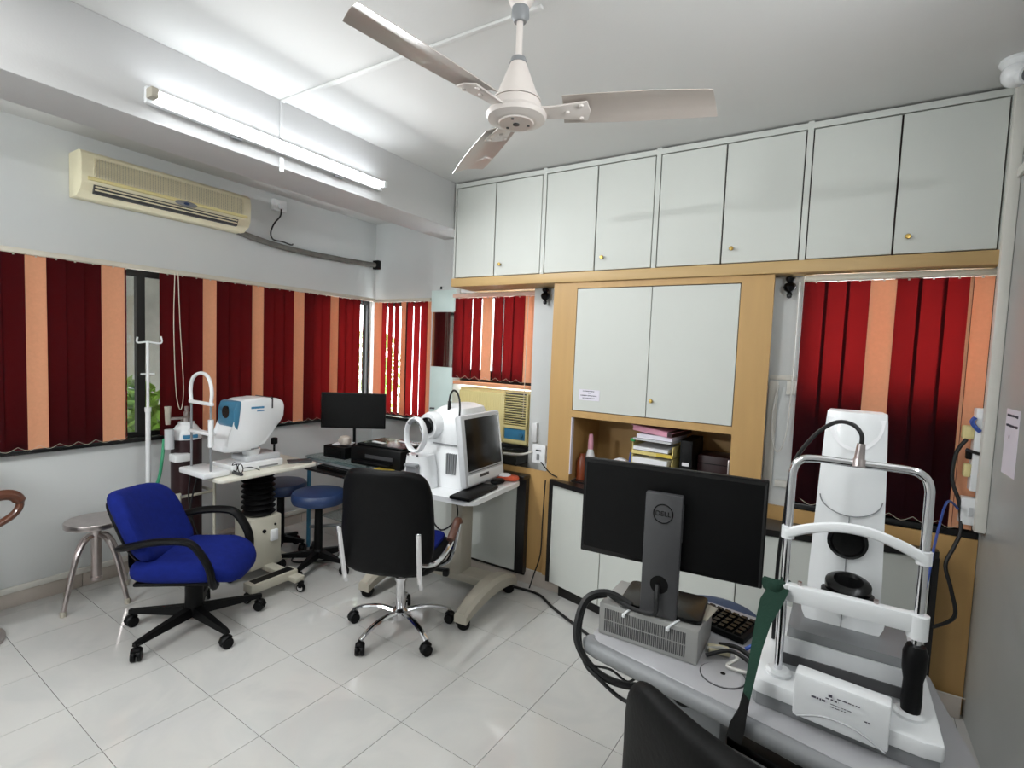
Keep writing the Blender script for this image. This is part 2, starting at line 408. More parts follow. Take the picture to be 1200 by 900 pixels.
overhead(-1.692,-.945,-1.319,'white overhead cabinet second from the beam',1)
overhead(-.945,-.184,-.574,'white overhead cabinet third from the beam, above the small wall cupboard',2)
overhead(-.184,.572,.187,'white overhead cabinet at the right wall',3)
tag(MB().b2((-2.436,3.0,2.057),(.572,3.44,2.118),.002).build('pelmet_board',bandlam),'long beige pelmet board under the white overhead cabinets','board')
# central wall cupboard with open niche
t=thing('wall_cupboard','yellow wall unit with two white doors over an open shelf niche','cupboard',(-1.59,3.02,0))
f=MB().b2((0,0,.105),(.165,.03,2.055)).b2((1.131,0,.80),(1.29,.03,2.055)).b2((.165,0,2.018),(1.131,.03,2.055)).b2((.165,0,1.195),(1.131,.03,1.237)); f.build('panel_frame',yelam,t)
MB().b2((.165,.022,1.237),(1.131,.47,2.018)).build('carcass',dkedge,t)
MB().b2((.15,.03,.775),(.165,.47,1.195)).b2((1.131,.03,.775),(1.146,.47,1.195)).b2((.15,.47,.775),(1.146,.485,1.195)).b2((.15,.03,1.195),(1.146,.47,1.21)).build('niche_lining',yelam,t)
MB().b2((.166,-.002,.82),(.172,.03,1.19)).build('edge_strip',paper,t)
MB().b2((1.122,-.004,.93),(1.131,.02,1.05),.001).build('hinge',steel,t)
a=door(.477,.772,t); a.location=(.169,0,1.241)
b_=door(.477,.772,t,(.03,.1)); b_.location=(.650,0,1.241)
n=tag(MB().b2((-.07,-.001,-.034),(.07,0,.034)).build('paper_notice',paper,None,(-1.308,3.0188,1.345)),'small white paper notice stuck on the left cupboard door','notice')
def scribble(parent,m,lines,y,rnd,M=None):
    k=MB()
    for z,x0,x1,h in lines:
        x=x0
        while x<x1:
            l=rnd.uniform(.003,.010); k.b2((x,y-.0006,z-h/2*rnd.uniform(.6,1)),(min(x+l,x1),y,z+h/2*rnd.uniform(.6,1))); x+=l+rnd.uniform(.0008,.003)
    if M:
        for v in k.b.verts: v.co=M@v.co
    o=k.build('printing',ink,parent); return o
rr=random.Random(3)
scribble(n,ink,[(.024,-.045,.035,.006),(.011,-.008,.008,.004),(-.004,-.058,.052,.006),(-.02,-.045,.04,.006)],-.001,rr)
# yellow panels under the windows
tag(MB().b2((-2.60,3.05,.103),(-1.591,3.07,.80)).build('lower_panel',yelam),'yellow laminate wall panel under the window air conditioner','panel')
tag(MB().b2((-.299,3.085,.0),(XR-.002,3.11,.828)).b2((-.345,3.085,.0),(-.299,3.11,.92)).build('lower_panel',yelam),'yellow laminate wall panel under the right hand blind','panel')
# white pvc casing on the strip beside right blind
t=thing('cable_casing','white casing with an upper ledge beside the right hand blind','casing',(-.30,3.119,0))
MB().b2((.0,-.012,.93),(.045,0,1.50),.002).build('casing',whitetrim,t); MB().b2((.0,-.006,1.505),(.125,0,1.53),.002).build('ledge',whitetrim,t); MB().b2((.085,-.02,1.43),(.128,0,1.502),.002).build('bracket',whitetrim,t)
MB().b2((.06,-.02,.93),(.13,0,.965),.002).build('end_cap',whitetrim,t)
# left base cabinet (behind the trolley)
t=thing('base_cabinet','white door base cabinet with black edge under the window unit','cabinet',(-2.595,3.045,0))
MB().b2((0,-.02,.06),(.86,0,.74)).build('carcass',blkl,t)
MB().b2((0,-.045,.08),(.03,-.02,.74)).b2((.795,-.045,.08),(.865,-.0,.74)).b2((0,-.09,.74),(.87,.0,.765),.003).build('black_edge',blkl,t)
a=door(.378,.65,t); a.location=(.032,-.04,.085)
b_=door(.378,.65,t); b_.location=(.414,-.04,.085)
# bow fronted counter
pts=[(-1.535,3.0),(-1.13,2.88),(-.75,2.80),(-.36,2.80),(.02,2.87),(.44,2.99)]
t=thing('bow_front_counter','bow fronted white counter with black top behind the big monitor','counter',(-.56,3.0,0))
def loc(p,o=0): return (p[0]+.56,p[1]-3.0+o)
poly=[loc(p,.03) for p in pts]+[(1.0,.015),(-.97,.015)]
MB().prism(poly,.08,.74).build('carcass',blkl,t)
MB().prism([loc(p,.06) for p in pts][1:-1]+[(.94,.014),(-.9,.014)],0,.08).build('plinth',blkl,t)
top=[loc(p,-.012) for p in pts]; top[0]=(top[0][0]-.012,top[0][1]); top[-1]=(top[-1][0]+.012,top[-1][1])
MB().prism(top+[(top[-1][0],.018),(top[0][0],.018)],.74,.772).build('counter_top',blkl,t)
MB().b2((-.86,.052,.745),(.115,.49,.774)).build('niche_floor',blkl,t)
for i,(p,q) in enumerate(zip(pts,pts[1:])):
    v=Vector((q[0]-p[0],q[1]-p[1],0)); L=v.length; an=math.atan2(v.y,v.x)
    d=MB().b2((.012 if i==0 else .003,.0,0),(L-(.012 if i==4 else .003),.018,.65),.0012,1).build('door',whlam,t,(p[0]+.56,p[1]-3.0,.085),an)
for q,s in ((pts[0],-1),(pts[-1],1)): MB().b2((-.012,-.004,.08),(.012,.03,.74)).build('end_stile',blkl,t,(q[0]+.56+s*.004,q[1]-3.0,0))
# ================================================================== BLINDS
SL={}
def slat_mesh(m,w_,h):
    k=(m.name,round(w_,3),round(h,3))
    if k not in SL:
        b=MB(); n=4; rings=[]
        for i in range(n+1):
            x=-w_/2+w_*i/n; y=.0045*(1-(2*i/n-1)**2)
            rings.append([(x,y,0),(x,y+.0012,0),(x,y+.0012,h),(x,y,h)])
        b.loft(rings); SL[k]=b.mesh('slat',m)
    return SL[k]
def blind(label,M,length,slats,z0,z1,railm=rail,cord=None):
    """slats: (position along x, width, material, twist degrees)"""
    t=bpy.data.objects.new('vertical_blind',None); COL.objects.link(t); t.matrix_world=M; tag(t,label,'blind','vertical blinds at the windows')
    MB().b2((0,-.035,z1+.005),(length,.012,z1+.035),.004).build('headrail',railm,t)
    hg=None; ch=MB(); wg=None; last=None
    for x,w_,m,tw in slats:
        o=obj('slat',slat_mesh(m,w_,z1-z0+.004),t,(x,-.012+random.uniform(-.003,.003),z0+random.uniform(-.002,.002)),R(tw+random.uniform(-2,2)))
        if hg is None: hg=MB().b2((-.004,-.0025,-.004),(.004,.0025,.006)).mesh('hanger',rail); wg=MB().b2((-.034,-.001,0),(.034,.003,.022)).mesh('bottom_weight',maroon)
        obj('hanger',hg,t,(x,-.014,z1))
        if last is not None and x-last<.16: ch.tube([(last,-.022,z0+.02),((x+last)/2,-.026,z0-.004),(x,-.022,z0+.02)],.0010,4,sub=3)
        last=x
    ch.build('bottom_chain',cordm,t)
    return t
def fill(y0,y1,m,n,tw=0,over=1.04):
    s=(y1-y0)/n; return [(y0+s*(k+.5),s*over,m,tw) for k in range(n)]
# left wall: local x = +y world, local y = -x world
MLB=Matrix(((0,-1,0,-3.93),(1,0,0,0),(0,0,1,0),(0,0,0,1)))
Rd,Or=redsl,orsl
S=[]
S+=fill(.42,.73,Rd,3)+fill(.73,.83,Or,1)+fill(.745+.085,1.029,Rd,2)
S+=fill(1.029,1.122,Or,1)+fill(1.122,1.389,Rd,3,4)+fill(1.389,1.508,Or,1)+[(1.517,.03,Rd,60)]
S+=fill(1.716,2.0,Rd,3)+fill(2.0,2.097,Or,1)+fill(2.097,2.367,Rd,3)+fill(2.367,2.467,Or,1)+fill(2.467,2.744,Rd,3)+fill(2.744,2.843,Or,1)+fill(2.843,3.109,Rd,3)+fill(3.109,3.204,Or,1)+fill(3.204,3.46,Rd,3)+[(3.50,.06,Rd,45)]
bl=blind('long maroon and peach vertical blind covering the left wall window',MLB,3.22,[(y-.40,w_,m,tw) for y,w_,m,tw in S],.925,2.035)
bl.matrix_world=Matrix(((0,-1,0,-3.93),(1,0,0,.40),(0,0,1,0),(0,0,0,1)))
S=[(.05,.092,Or,8)]+[(.135,.088,Rd,-11),(.22,.088,Rd,-13),(.305,.088,Rd,-14)]+[(.39,.076,Or,-12)]+[(.475,.09,Rd,-11),(.56,.09,Rd,-9),(.645,.094,Rd,-7)]+[(.715,.05,Or,0)]
blind('short maroon vertical blind in the back alcove with bright slits',T(-3.90,3.64,0),.735,S,.95,2.025)
S=[(.05,.098,Rd,4),(.138,.098,Rd,-5),(.232,.096,Rd,-8),(.328,.10,Or,-4),(.428,.096,Rd,-9),(.524,.097,Rd,-6),(.612,.10,Rd,-3),(.705,.09,Or,0)]
blind('small maroon and peach blind above the window air conditioner',T(-2.615,3.28,0),.765,S,1.375,2.005,pkrail)
S=fill(.005,.285,Rd,3,3,1.16)+fill(.285,.385,Or,1)+fill(.385,.66,Rd,3,-3,1.16)+fill(.655,.735,Or,1)
blind('maroon and peach blind on the right behind the white scanner tower',T(-.165,3.10,0),.745,S,.87,2.015)
tag(MB().tube([(1.0*-3.895,1.80,2.06),(-3.89,1.79,1.7),(-3.885,1.80,1.25),(-3.885,1.83,1.10),(-3.885,1.85,1.25),(-3.89,1.83,1.7),(-3.895,1.82,2.06)],.003,5).build('blind_cord',cordm),'ivory pull cord hanging at the gap of the left blind','cord')
tag(MB().tube([(-1.90,3.22,2.0),(-1.90,3.215,1.5),(-1.905,3.215,1.12)],.003,5).build('blind_cord',cordm),'ivory pull cord in front of the window air conditioner','cord')
tag(MB().tube([(-.19,3.085,2.02),(-.19,3.08,1.5),(-.20,3.08,1.22),(-.235,3.08,1.12),(-.265,3.08,1.2),(-.27,3.08,1.35),(-.25,3.085,1.48)],.0035,6).build('blind_cord',whcab),'white looped pull cord beside the right hand blind','cord')
# ================================================================== THINGS ON WALLS AND CEILING
# mirror board on the pier
t=thing('mirror_panel','pale mint framed tall mirror board on the pier beside the alcove','mirror',(-2.73,3.279,0))
MB().b2((-.125,-.012,1.90),(.125,-.001,2.075),.002).build('top_board',mint,t); MB().b2((-.112,-.006,1.455),(.112,-.001,1.898)).build('mirror_glass',mirrorm,t); MB().b2((-.118,-.010,.95),(.118,-.001,1.452),.002).build('bottom_board',mint,t)
for k in (-1,): MB().lathe([(.008,0),(.008,.012),(.005,.02),(0,.021)],(-.03,-.006,2.085),10).build('clip',blk,t)
# curtain hooks
hp=[(.011,0),(.011,.02),(.034,.03),(.040,.045),(.034,.06),(.018,.068),(.024,.08),(.026,.095),(.018,.108),(0,.11)]
for x,y,l in ((-1.742,3.219,'black knobbly curtain hook left of the yellow wall unit'),(-.232,3.119,'black knobbly curtain hook right of the yellow wall unit')):
    t=thing('curtain_hook',l,'hook',(x,y,2.0))
    MB().lathe([(.016,0),(.016,.006),(.010,.02),(.010,.03),(0,.031)],(0,0,0),12,RX(90)).build('back_plate',blkg,t)
    MB().lathe([(0,-.065),(.012,-.06),(.014,-.045),(.010,-.035),(.026,-.022),(.032,-.005),(.026,.01),(.014,.018),(.022,.03),(.024,.042),(.014,.052),(0,.054)],(0,-.04,0),14).build('finial',blkg,t)
# split air conditioner
t=thing('wall_air_conditioner','cream split air conditioner high on the left wall','air conditioner',(-3.978,1.25,2.42))
prof=[(0,0),(.10,0),(.165,.035),(.185,.075),(.19,.20),(.18,.245),(.15,.265),(0,.265)]   # (out, up)
MX=Matrix(((1,0,0,0),(0,0,1,0),(0,1,0,0),(0,0,0,1)))
MB().prism([(a,b_) for a,b_ in prof],.0,1.03,MX,.006).build('body',cream,t)
g=MB()
for k in range(13): g.b2((.188,.06,.118+k*.0085),(.1935,.97,.1218+k*.0085))
g.build('intake_grille',cream,t)['kind']='stuff'
g=MB()
for k in range(60): g.b2((.1885,.07+k*.015,.116),(.1925,.073+k*.015,.226))
g.build('grille_ribs',taupe,t)['kind']='stuff'
MB().prism([(.160,.020),(.178,.024),(.1945,.068),(.18,.07)],.06,.93,MX).build('outlet_slot',dkgrey,t)
for k in range(2): MB().prism([(.170+k*.008,.030+k*.018),(.176+k*.008,.030+k*.018),(.190+k*.006,.044+k*.018),(.184+k*.006,.044+k*.018)],.065,.925,MX).build('louver',cream,t)
MB().prism([(.189,.09),(.1945,.092),(.1945,.108),(.189,.112)],.03,1.0,MX).build('trim_line',creamy,t)
em=MB(); em.lathe([(.022,0),(.022,.004),(.018,.006),(0,.006)],(0,0,0),24)
for v in em.b.verts: v.co=Vector((.194+v.co.z,.57+v.co.y*3.2,.088+v.co.x*.85))
em.build('badge',midgrey,t)
em=MB(); em.lathe([(.010,0),(.010,.004),(0,.004)],(0,0,0),16)
for v in em.b.verts: v.co=Vector((.199+v.co.z,.57+v.co.y*1.8,.088+v.co.x*.9))
em.build('badge_mark',navy,t)
tag(MB().tube([(-3.945,2.27,2.435),(-3.945,2.45,2.405),(-3.945,2.75,2.385),(-3.945,3.3,2.39),(-3.945,3.67,2.405)],.024,10).build('pipe_sleeve',sleeve),'grey lagged pipe running from air conditioner to the corner','pipe')
tag(MB().b2((-3.975,3.655,2.365),(-3.905,3.699,2.45),.004).build('pipe_outlet',blk),'black pipe outlet where the lagged pipe enters the corner','pipe fitting')
t=thing('wall_socket','white power socket high on the left wall above the pipe','socket',(-3.979,2.62,2.72)); MB().b2((0,-.06,-.045),(.035,.06,.045),.005).build('box',whpl,t); MB().b2((.035,-.02,-.03),(.06,.02,.01),.004).build('plug',whpl,t)
cable('power_cable',[(-3.93,2.62,2.69),(-3.925,2.61,2.63),(-3.93,2.56,2.56),(-3.93,2.53,2.48),(-3.925,2.55,2.43),(-3.91,2.62,2.425),(-3.91,2.70,2.415),(-3.915,2.72,2.425)],.006,blackcab,'black cable dangling from the high socket to the pipe')
# tube light
def tubelight(M,label):
    t=bpy.data.objects.new('tube_light',None); COL.objects.link(t); t.matrix_world=M; tag(t,label,'lamp','' or None)
    MB().b2((0,-.032,0),(1.27,.032,.028),.004).build('batten',whpl,t)
    MB().cyl((.035,0,.055),(1.235,0,.055),.0135,n=14).build('tube',tubeglow,t)
    for x in (.012,1.258): MB().b2((x-.014,-.02,.026),(x+.014,.02,.074),.005).build('lamp_holder',taupe if x<1 else whpl,t)
    for x in (.35,.93): MB().cyl((x,-.036,.012),(x+.05,-.036,.012),.009,n=8).build('clip',midgrey,t)
    return t
# local x along beam (+y), local z out (+x)
tubelight(Matrix(((0,0,1,-2.439),(1,0,0,1.01),(0,1,0,2.575),(0,0,0,1))),'glowing fluorescent tube light on the white beam')
tubelight(Matrix(((0,0,-1,XR-.001),(1,0,0,.415),(0,1,0,2.25),(0,0,0,1))),'second fluorescent tube light on the right wall beside the camera')
tubelight(Matrix(((1,0,0,-3.235),(0,0,1,-1.999),(0,1,0,2.3),(0,0,0,1))),'third tube light added as unseen fill on the wall behind the camera')
t=thing('fill_ceiling_panel','unseen ceiling panel light added as fill above and behind the camera','lamp',(-1.75,-.1,2.809))
MB().b2((-.62,-.32,-.03),(.62,.32,0),.003).build('frame',whpl,t); MB().b2((-.6,-.3,-.032),(.6,.3,-.0301)).build('diffuser',fillglow,t)
t=thing('conduit','white cable conduit across the ceiling and down the beam','conduit',(0,0,0))
MB().b2((-2.438,1.612,2.797),(-.95,1.632,2.8095),.003).build('ceiling_run',ceilp,t); MB().b2((-2.4395,1.612,2.46),(-2.428,1.632,2.53),.003).b2((-2.4395,1.612,2.62),(-2.428,1.632,2.808),.003).build('wall_drop',beamp,t)
# ceiling fan
t=thing('ceiling_fan','ivory three blade ceiling fan','fan',(-.958,1.495,0))
MB().lathe([(.055,2.809),(.055,2.785),(.035,2.74),(.022,2.72),(0,2.72)]).build('canopy',fanm,t)
MB().lathe([(.028,2.73),(.03,2.70),(.02,2.685),(0,2.685)]).build('canopy_ring',midgrey,t)
MB().cyl((0,0,2.56),(0,0,2.73),.011).build('down_rod',fanm,t)
MB().lathe([(.012,2.575),(.024,2.57),(.030,2.552),(0,2.552)]).build('rod_collar',midgrey,t)
MB().lathe([(.026,2.555),(.040,2.52),(.064,2.46),(.078,2.436),(.080,2.43),(0,2.43)],n=32).build('motor_cone',fanm,t)
MB().lathe([(.078,2.428),(.082,2.42),(.086,2.40),(.098,2.392),(.102,2.384),(.096,2.372),(.07,2.364),(.066,2.363),(0,2.363)],n=32).build('motor_housing',fanm,t)
MB().lathe([(.06,2.364),(.056,2.359),(0,2.358)],n=28).build('bottom_plate',fanm,t)
MB().cyl((0,0,2.36),(0,0,2.355),.011).build('centre_screw',dkgrey,t)
for a in (45,165,285): MB().cyl((.042*math.cos(R(a)),.042*math.sin(R(a)),2.362),(.042*math.cos(R(a)),.042*math.sin(R(a)),2.356),.005,n=8).build('screw',dkgrey,t)
for a in (22,142,262):
    b_=MB(); rings=[]
    for i in range(13):
        f=i/12; x=.155+f*.475; hw=.062+.008*math.sin(f*PI*.9); tw=-R(15-4*f)
        cx=0; ring=[]
        for (u,v) in ((-1,0),(-.5,.006),(0,.009),(.5,.006),(1,0),(1,-.002),(.5,.004),(0,.007),(-.5,.004),(-1,-.002)):
            y=u*hw; z=v; ring.append((x + (.02*u if i==12 else 0),y*math.cos(tw)-z*math.sin(tw),y*math.sin(tw)+z*math.cos(tw)))
        rings.append(ring)
    b_.loft(rings); o=b_.build('blade',fanblade,t,(0,0,2.40),R(a))
    k=MB(); k.prism([(.075,-.03),(.13,-.026),(.235,-.045),(.245,.0),(.235,.045),(.13,.03),(.075,.03)],-.012,-.006,Matrix.Rotation(R(-13),4,'X'),.002)
    for x,y in ((.215,-.03),(.215,.03),(.17,0)): k.lathe([(.008,-.012),(.006,-.017),(0,-.018)],(0,0,0),8,Matrix.Rotation(R(-13),4,'X')@T(x,y,0))
    k.build('blade_bracket',fanm,o)
# cctv dome
t=thing('dome_camera','white dome security camera in the ceiling corner at right','camera',(.52,2.78,2.809))
MB().lathe([(.055,0),(.058,-.012),(.045,-.03),(0,-.03)]).build('base',whpl,t); MB().ball((0,0,-.055),.05,16).build('head',whpl,t)
MB().lathe([(.034,.03),(.034,.056),(.026,.058),(.024,.05),(0,.05)],(0,0,-.06),18,RZ(28)@RX(112)).build('lens_ring',whpl,t); MB().lathe([(.023,.050),(.023,.0525),(0,.0525)],(0,0,-.06),18,RZ(28)@RX(112)).build('lens',midgrey,t)
# window air conditioner
t=thing('window_air_conditioner','yellowed window air conditioner under the small blind','air conditioner',(-2.55,3.27,.90))
MB().b2((0,.03,0),(.66,.5,.405),.006).build('case',creamy,t)
MB().b2((.012,.0,.012),(.435,.03,.385),.008).build('front_panel',creamy,t)
g=MB()
for k in range(26): g.b2((.03+k*.0152,-.003,.05),(.036+k*.0152,.002,.375))
g.build('panel_ribs',creamy,t)['kind']='stuff'
MB().b2((.44,.016,.145),(.645,.031,.39)).build('outlet_recess',dkgrey,t)
for k in range(13): MB().box((.5425,.006,.158+k*.018),(.195,.022,.0045),RX(-25)).build('louver',creamy,t)
MB().b2((.438,.0,.125),(.65,.03,.148),.003).b2((.438,.0,.012),(.65,.03,.04),.003).b2((.635,.0,.04),(.65,.03,.39),.003).b2((.434,.0,.04),(.446,.03,.39),.003).build('outlet_frame',creamy,t)
MB().b2((.45,.010,.043),(.632,.02,.122)).build('control_panel',blueui,t)
MB().cyl((.6,.012,.08),(.6,-.006,.08),.016,n=14).build('knob',teal,t)
tag(MB().b2((-2.6,3.262,1.325),(-1.865,3.338,1.350),.003).build('timber_lintel',orsl),'peach strip above the window air conditioner','strip')
t=thing('switch_box','white switch box on the yellow wall below the window air conditioner','switch',(-1.655,3.019,.92)); MB().b2((-.05,-.0,-.062),(.05,.03,.062),.004).build('plate',whpl,t)
MB().b2((-.012,-.006,-.04),(.008,.0,.0),.002).build('rocker',midgrey,t); MB().b2((-.02,-.003,.02),(.02,.0,.028)).build('socket_slots',blk,t)
cable('power_cable',[(-1.63,3.012,.87),(-1.56,3.01,.81),(-1.50,3.005,.79)],.004,blackcab,'thin black cable running from switch box to the counter')
cable('power_cable',[(-1.70,3.01,.93),(-1.8,3.03,.895),(-1.95,3.05,.88)],.008,whcab,'thick white cable on the sill under the window unit')
tag(MB().b2((-1.815,3.195,.96),(-1.775,3.219,1.10),.003).build('switch_casing',whpl),'white narrow casing beside the window air conditioner','casing')
# distribution gear on the right
t=thing('switch_board','white electrical board with plugs on the right partition post','switchboard',(.585,3.03,0))
MB().b2((-.045,-.012,1.06),(.0,.05,1.43),.004).build('board',whpl,t)
MB().b2((-.085,-.01,1.29),(-.045,.03,1.35),.006).build('plug',creamy,t); MB().b2((-.07,-.01,1.12),(-.045,.03,1.18),.006).build('plug',creamy,t)
MB().b2((-.065,-.005,1.20),(-.045,.03,1.235),.004).build('plug',blk,t)
MB().tube([(-.05,-.02,1.39),(-.06,-.022,1.37),(-.045,-.022,1.345),(-.03,-.018,1.33)],.009,6).build('blue_wire',bluecab,t)
MB().tube([(-.07,-.012,1.245),(-.04,-.022,1.235),(.0,-.018,1.225)],.007,6).build('wire',blackcab,t)
t=thing('modular_switch','lower white switch box on the right partition post','switch',(.575,3.03,.97)); MB().b2((-.06,-.03,-.06),(.012,.03,.06),.004).build('box',whpl,t); MB().b2((-.035,-.034,-.02),(-.02,-.03,.02)).build('rocker',ltgrey,t)
cable('power_cable',[(.515,3.02,1.29),(.485,3.03,1.22),(.48,3.03,1.10),(.51,3.02,1.0),(.52,3.0,.88),(.50,2.99,.80),(.475,2.97,.72),(.50,2.96,.62),(.52,2.96,.50),(.455,2.985,.42)],.008,blackcab,'black cable dropping from the switchboard beside the counter')
cable('network_cable',[(.51,3.02,.97),(.45,2.9,1.02),(.38,2.6,.93),(.30,2.2,.82),(.2,1.89,.785)],.005,bluecab,'blue cable looping from the lower switch box')
n=tag(MB().b2((-.0005,-.09,-.13),(.0005,.09,.13)).build('paper_notice',paper,None,(XR-.0012,2.745,1.32)),'pale paper notice taped on the right partition','notice')
rr=random.Random(9); MN=Matrix(((0,1,0,0),(-1,0,0,0),(0,0,1,0),(0,0,0,1)))
scribble(n,ink,[(.105,-.075,.07,.012),(.065,-.078,.075,.012),(.02,-.03,-.02,.018)],-.0006,rr,Matrix(((0,1,0,0),(-1,0,0,0),(0,0,1,0),(0,0,0,1))))
# ================================================================== CHAIRS AND STOOLS
def caster_mesh(m):
    b=MB(); 
    for s in (-1,1): b.lathe([(.012,-.009),(.026,-.009),(.029,-.005),(.029,.005),(.026,.009),(.012,.009)],(0,s*.014,.029),14,RX(90))
    b.cyl((0,-.02,.029),(0,.02,.029),.008,n=8); b.tube([(-.03,0,.035),(-.02,0,.055),(.0,0,.064),(.02,0,.055)],.016,8,flat=(.5,1.4)); b.cyl((.0,0,.06),(0,0,.085),.009,n=8)
    return b.mesh('caster',m)
CAST=caster_mesh(blk)
def star(t,r,a0,style,m):
    b=MB()
    if style=='chrome':
        b.tube([(.02,0,.115),(r*.45,0,.125),(r*.8,0,.105),(r,0,.078)],lambda f:.017-.005*f,8,flat=(.8,1.15))
    else:
        rings=[]
        for x,w_,h,z in ((.02,.03,.05,.105),(r*.5,.024,.036,.098),(r*.97,.016,.022,.09),(r+.012,.012,.02,.088)):
            rings.append([(x,-w_,z-h/2),(x,w_,z-h/2),(x,w_*.7,z+h/2),(x,-w_*.7,z+h/2)])
        b.loft(rings)
    me=b.mesh('leg',m)
    for k in range(5):
        l=obj('leg',me,t,(0,0,0),R(a0+72*k)); obj('caster',CAST,l,(r,0,0),R(40+k*50))
    MB().lathe([(.03,.075),(.045,.08),(.045,.125),(.03,.14),(0,.14)]).build('hub',m,t)
# --- blue fabric chair
def blue_chair():
    t=thing('swivel_chair','blue fabric swivel armchair with black plastic arms and base','chair',(-2.93,1.45,0),R(BLUE_YAW))
    star(t,.335,-73-BLUE_YAW,'black',blk)
    MB().cyl((0,0,.12),(0,0,.33),.03,.022).cyl((0,0,.12),(0,0,.25),.045).build('gas_column',blk,t)
    MB().b2((-.13,-.09,.30),(.12,.09,.34),.01).b2((-.29,-.035,.31),(-.12,.035,.335),.005).b2((-.05,.09,.315),(-.03,.25,.325)).build('mechanism',blk,t)
    MB().b2((-.2,-.21,.327),(.2,.21,.347),.008).build('seat_shell',blk,t)
    def fs(p):
        f=max(0,p.x-.1)/.14
        return (p.x*(1-.06*abs(p.y)/.24*0),p.y*(1-.10*f),p.z-.035*f*f+.012*(abs(p.y)/.24)**2-(.006 if abs(p.y)<.3 else 0))
    MB().cushion((.02,0,.395),(.54,.50,.13),(4,4,2.8),9,None,fs).build('seat_cushion',bluef,t)
    def fb(p):
        u=p.z/.2; return (p.x-.03*u*abs(u)+.045*(p.y/.23)**2,p.y*(1-.12*max(0,u)**2),p.z-.02*(p.y/.23))
    Mb=T(-.245,0,.60)@RY(-21)
    MB().cushion((0,0,0),(.11,.48,.42),(2.8,5,4.5),9,Mb,fb).build('backrest',bluef,t)
    MB().cushion((0,0,0),(.035,.43,.37),(3,4,4),6,T(-.295,0,.585)@RY(-21),lambda p:(p.x+.04*(p.y/.21)**2-.03*(p.z/.19)*abs(p.z/.19),p.y*(1-.14*max(0,p.z/.19)**2),p.z)).build('back_shell',blk,t)
    MB().tube([(-.28,0,.32),(-.315,0,.36),(-.315,0,.5)],.022,8,flat=(.5,1.5)).build('back_bar',blk,t)
    for s in (-1,1):
        MB().tube([(-.25,s*.20,.53),(-.21,s*.25,.55),(-.08,s*.265,.58),(.05,s*.265,.585),(.12,s*.263,.56),(.185,s*.26,.455),(.20,s*.245,.36),(.18,s*.16,.325)],.026,10,flat=(.72,1.15),sub=6).build('armrest',blk,t)
    return t
BLUE_YAW=39
blue_chair()
# --- black executive chair with chrome frame
def black_chair(loc,yaw,label,a0,leath,pad=True,back_h=.54,arms=True,bw=.50):
    t=thing('executive_chair',label,'chair',loc,R(yaw))
    star(t,.29,a0-yaw,'chrome',chrome)
    MB().cyl((0,0,.12),(0,0,.30),.026).cyl((0,0,.30),(0,0,.315),.034).build('column_sleeve',chrome,t); MB().cyl((0,0,.31),(0,0,.385),.015).build('gas_column',steel,t)
    MB().b2((-.13,-.1,.38),(.13,.1,.405),.008).b2((.0,-.25,.37),(.02,-.1,.385)).b2((-.01,-.275,.345),(.03,-.24,.385),.01).build('mechanism',blk,t)
    MB().cushion((.02,0,.445),(.50,.50,.11),(4,4,3),8,None,lambda p:(p.x,p.y,p.z+.01*(abs(p.y)/.25)**2)).build('seat',leath,t)
    if pad: MB().cushion((.04,0,.502),(.42,.40,.05),(5,5,3),6).build('seat_cushion',bluef,t)
    def fb(p):
        u=p.z/(back_h/2); return (p.x+.05*(p.y/.25)**2-.035*u*u+.03*u,p.y*(1-.06*u-.04*max(0,u)**3),p.z)
    MB().cushion((0,0,0),(.075,bw,back_h),(3,5,5),10,T(-.255,0,.45+back_h/2)@RY(-9),fb).build('backrest',leath,t)
    if arms:
        for s in (-1,1):
            MB().tube([(-.245,s*.205,.375),(-.272,s*.205,.45),(-.318,s*.21,.66),(-.322,s*.21,.69)],.011,8,flat=(.55,1.3)).build('back_strut',chrome,t)
            MB().tube([(-.285,s*.215,.52),(-.20,s*.262,.50),(-.05,s*.287,.53),(.05,s*.288,.585),(.10,s*.288,.625),(.13,s*.287,.615),(.13,s*.285,.57),(.085,s*.268,.45),(.06,s*.245,.40),(.03,s*.2,.385)],.013,8,sub=6).build('armrest_frame',chrome,t)
            MB().tube([(-.03,s*.288,.565),(.05,s*.288,.605),(.11,s*.288,.635),(.135,s*.288,.61)],.02,8,flat=(.7,1.15)).build('arm_pad',wood,t)
    return t
black_chair((-1.99,2.09,0),112,'black leather swivel chair with chrome arms and chrome five star base',-90,leather)
black_chair((.0,1.14,-.0),70,'black worn vinyl chair back in the near foreground under the grey table',10,worn,False,.53,False,.56)
# --- navy stools
def navy_stool(x,y,label,a0,h=.57,br=.25):
    t=thing('round_stool',label,'stool',(x,y,0),0,'navy round stools')
    star(t,br,a0,'black',blk)
    MB().cyl((0,0,.12),(0,0,h-.08),.03,.026).build('column',blk,t)
    MB().cyl((0,0,h-.1),(0,0,h-.085),.12,.15).build('seat_plate',blk,t)
    MB().lathe([(.15,h-.086),(.178,h-.08),(.186,h-.055),(.186,h-.025),(.175,h-.008),(.14,h),(0,h+.003)],n=36).build('seat',navy,t)
    return t
navy_stool(-3.06,2.36,'navy vinyl round stool on black star base before the glass desk',-66,.56)
navy_stool(-3.52,2.37,'navy round stool half hidden behind the front navy stool',-40,.55,.17)
navy_stool(-.36,2.26,'navy round stool behind the big black monitor',10,.54)
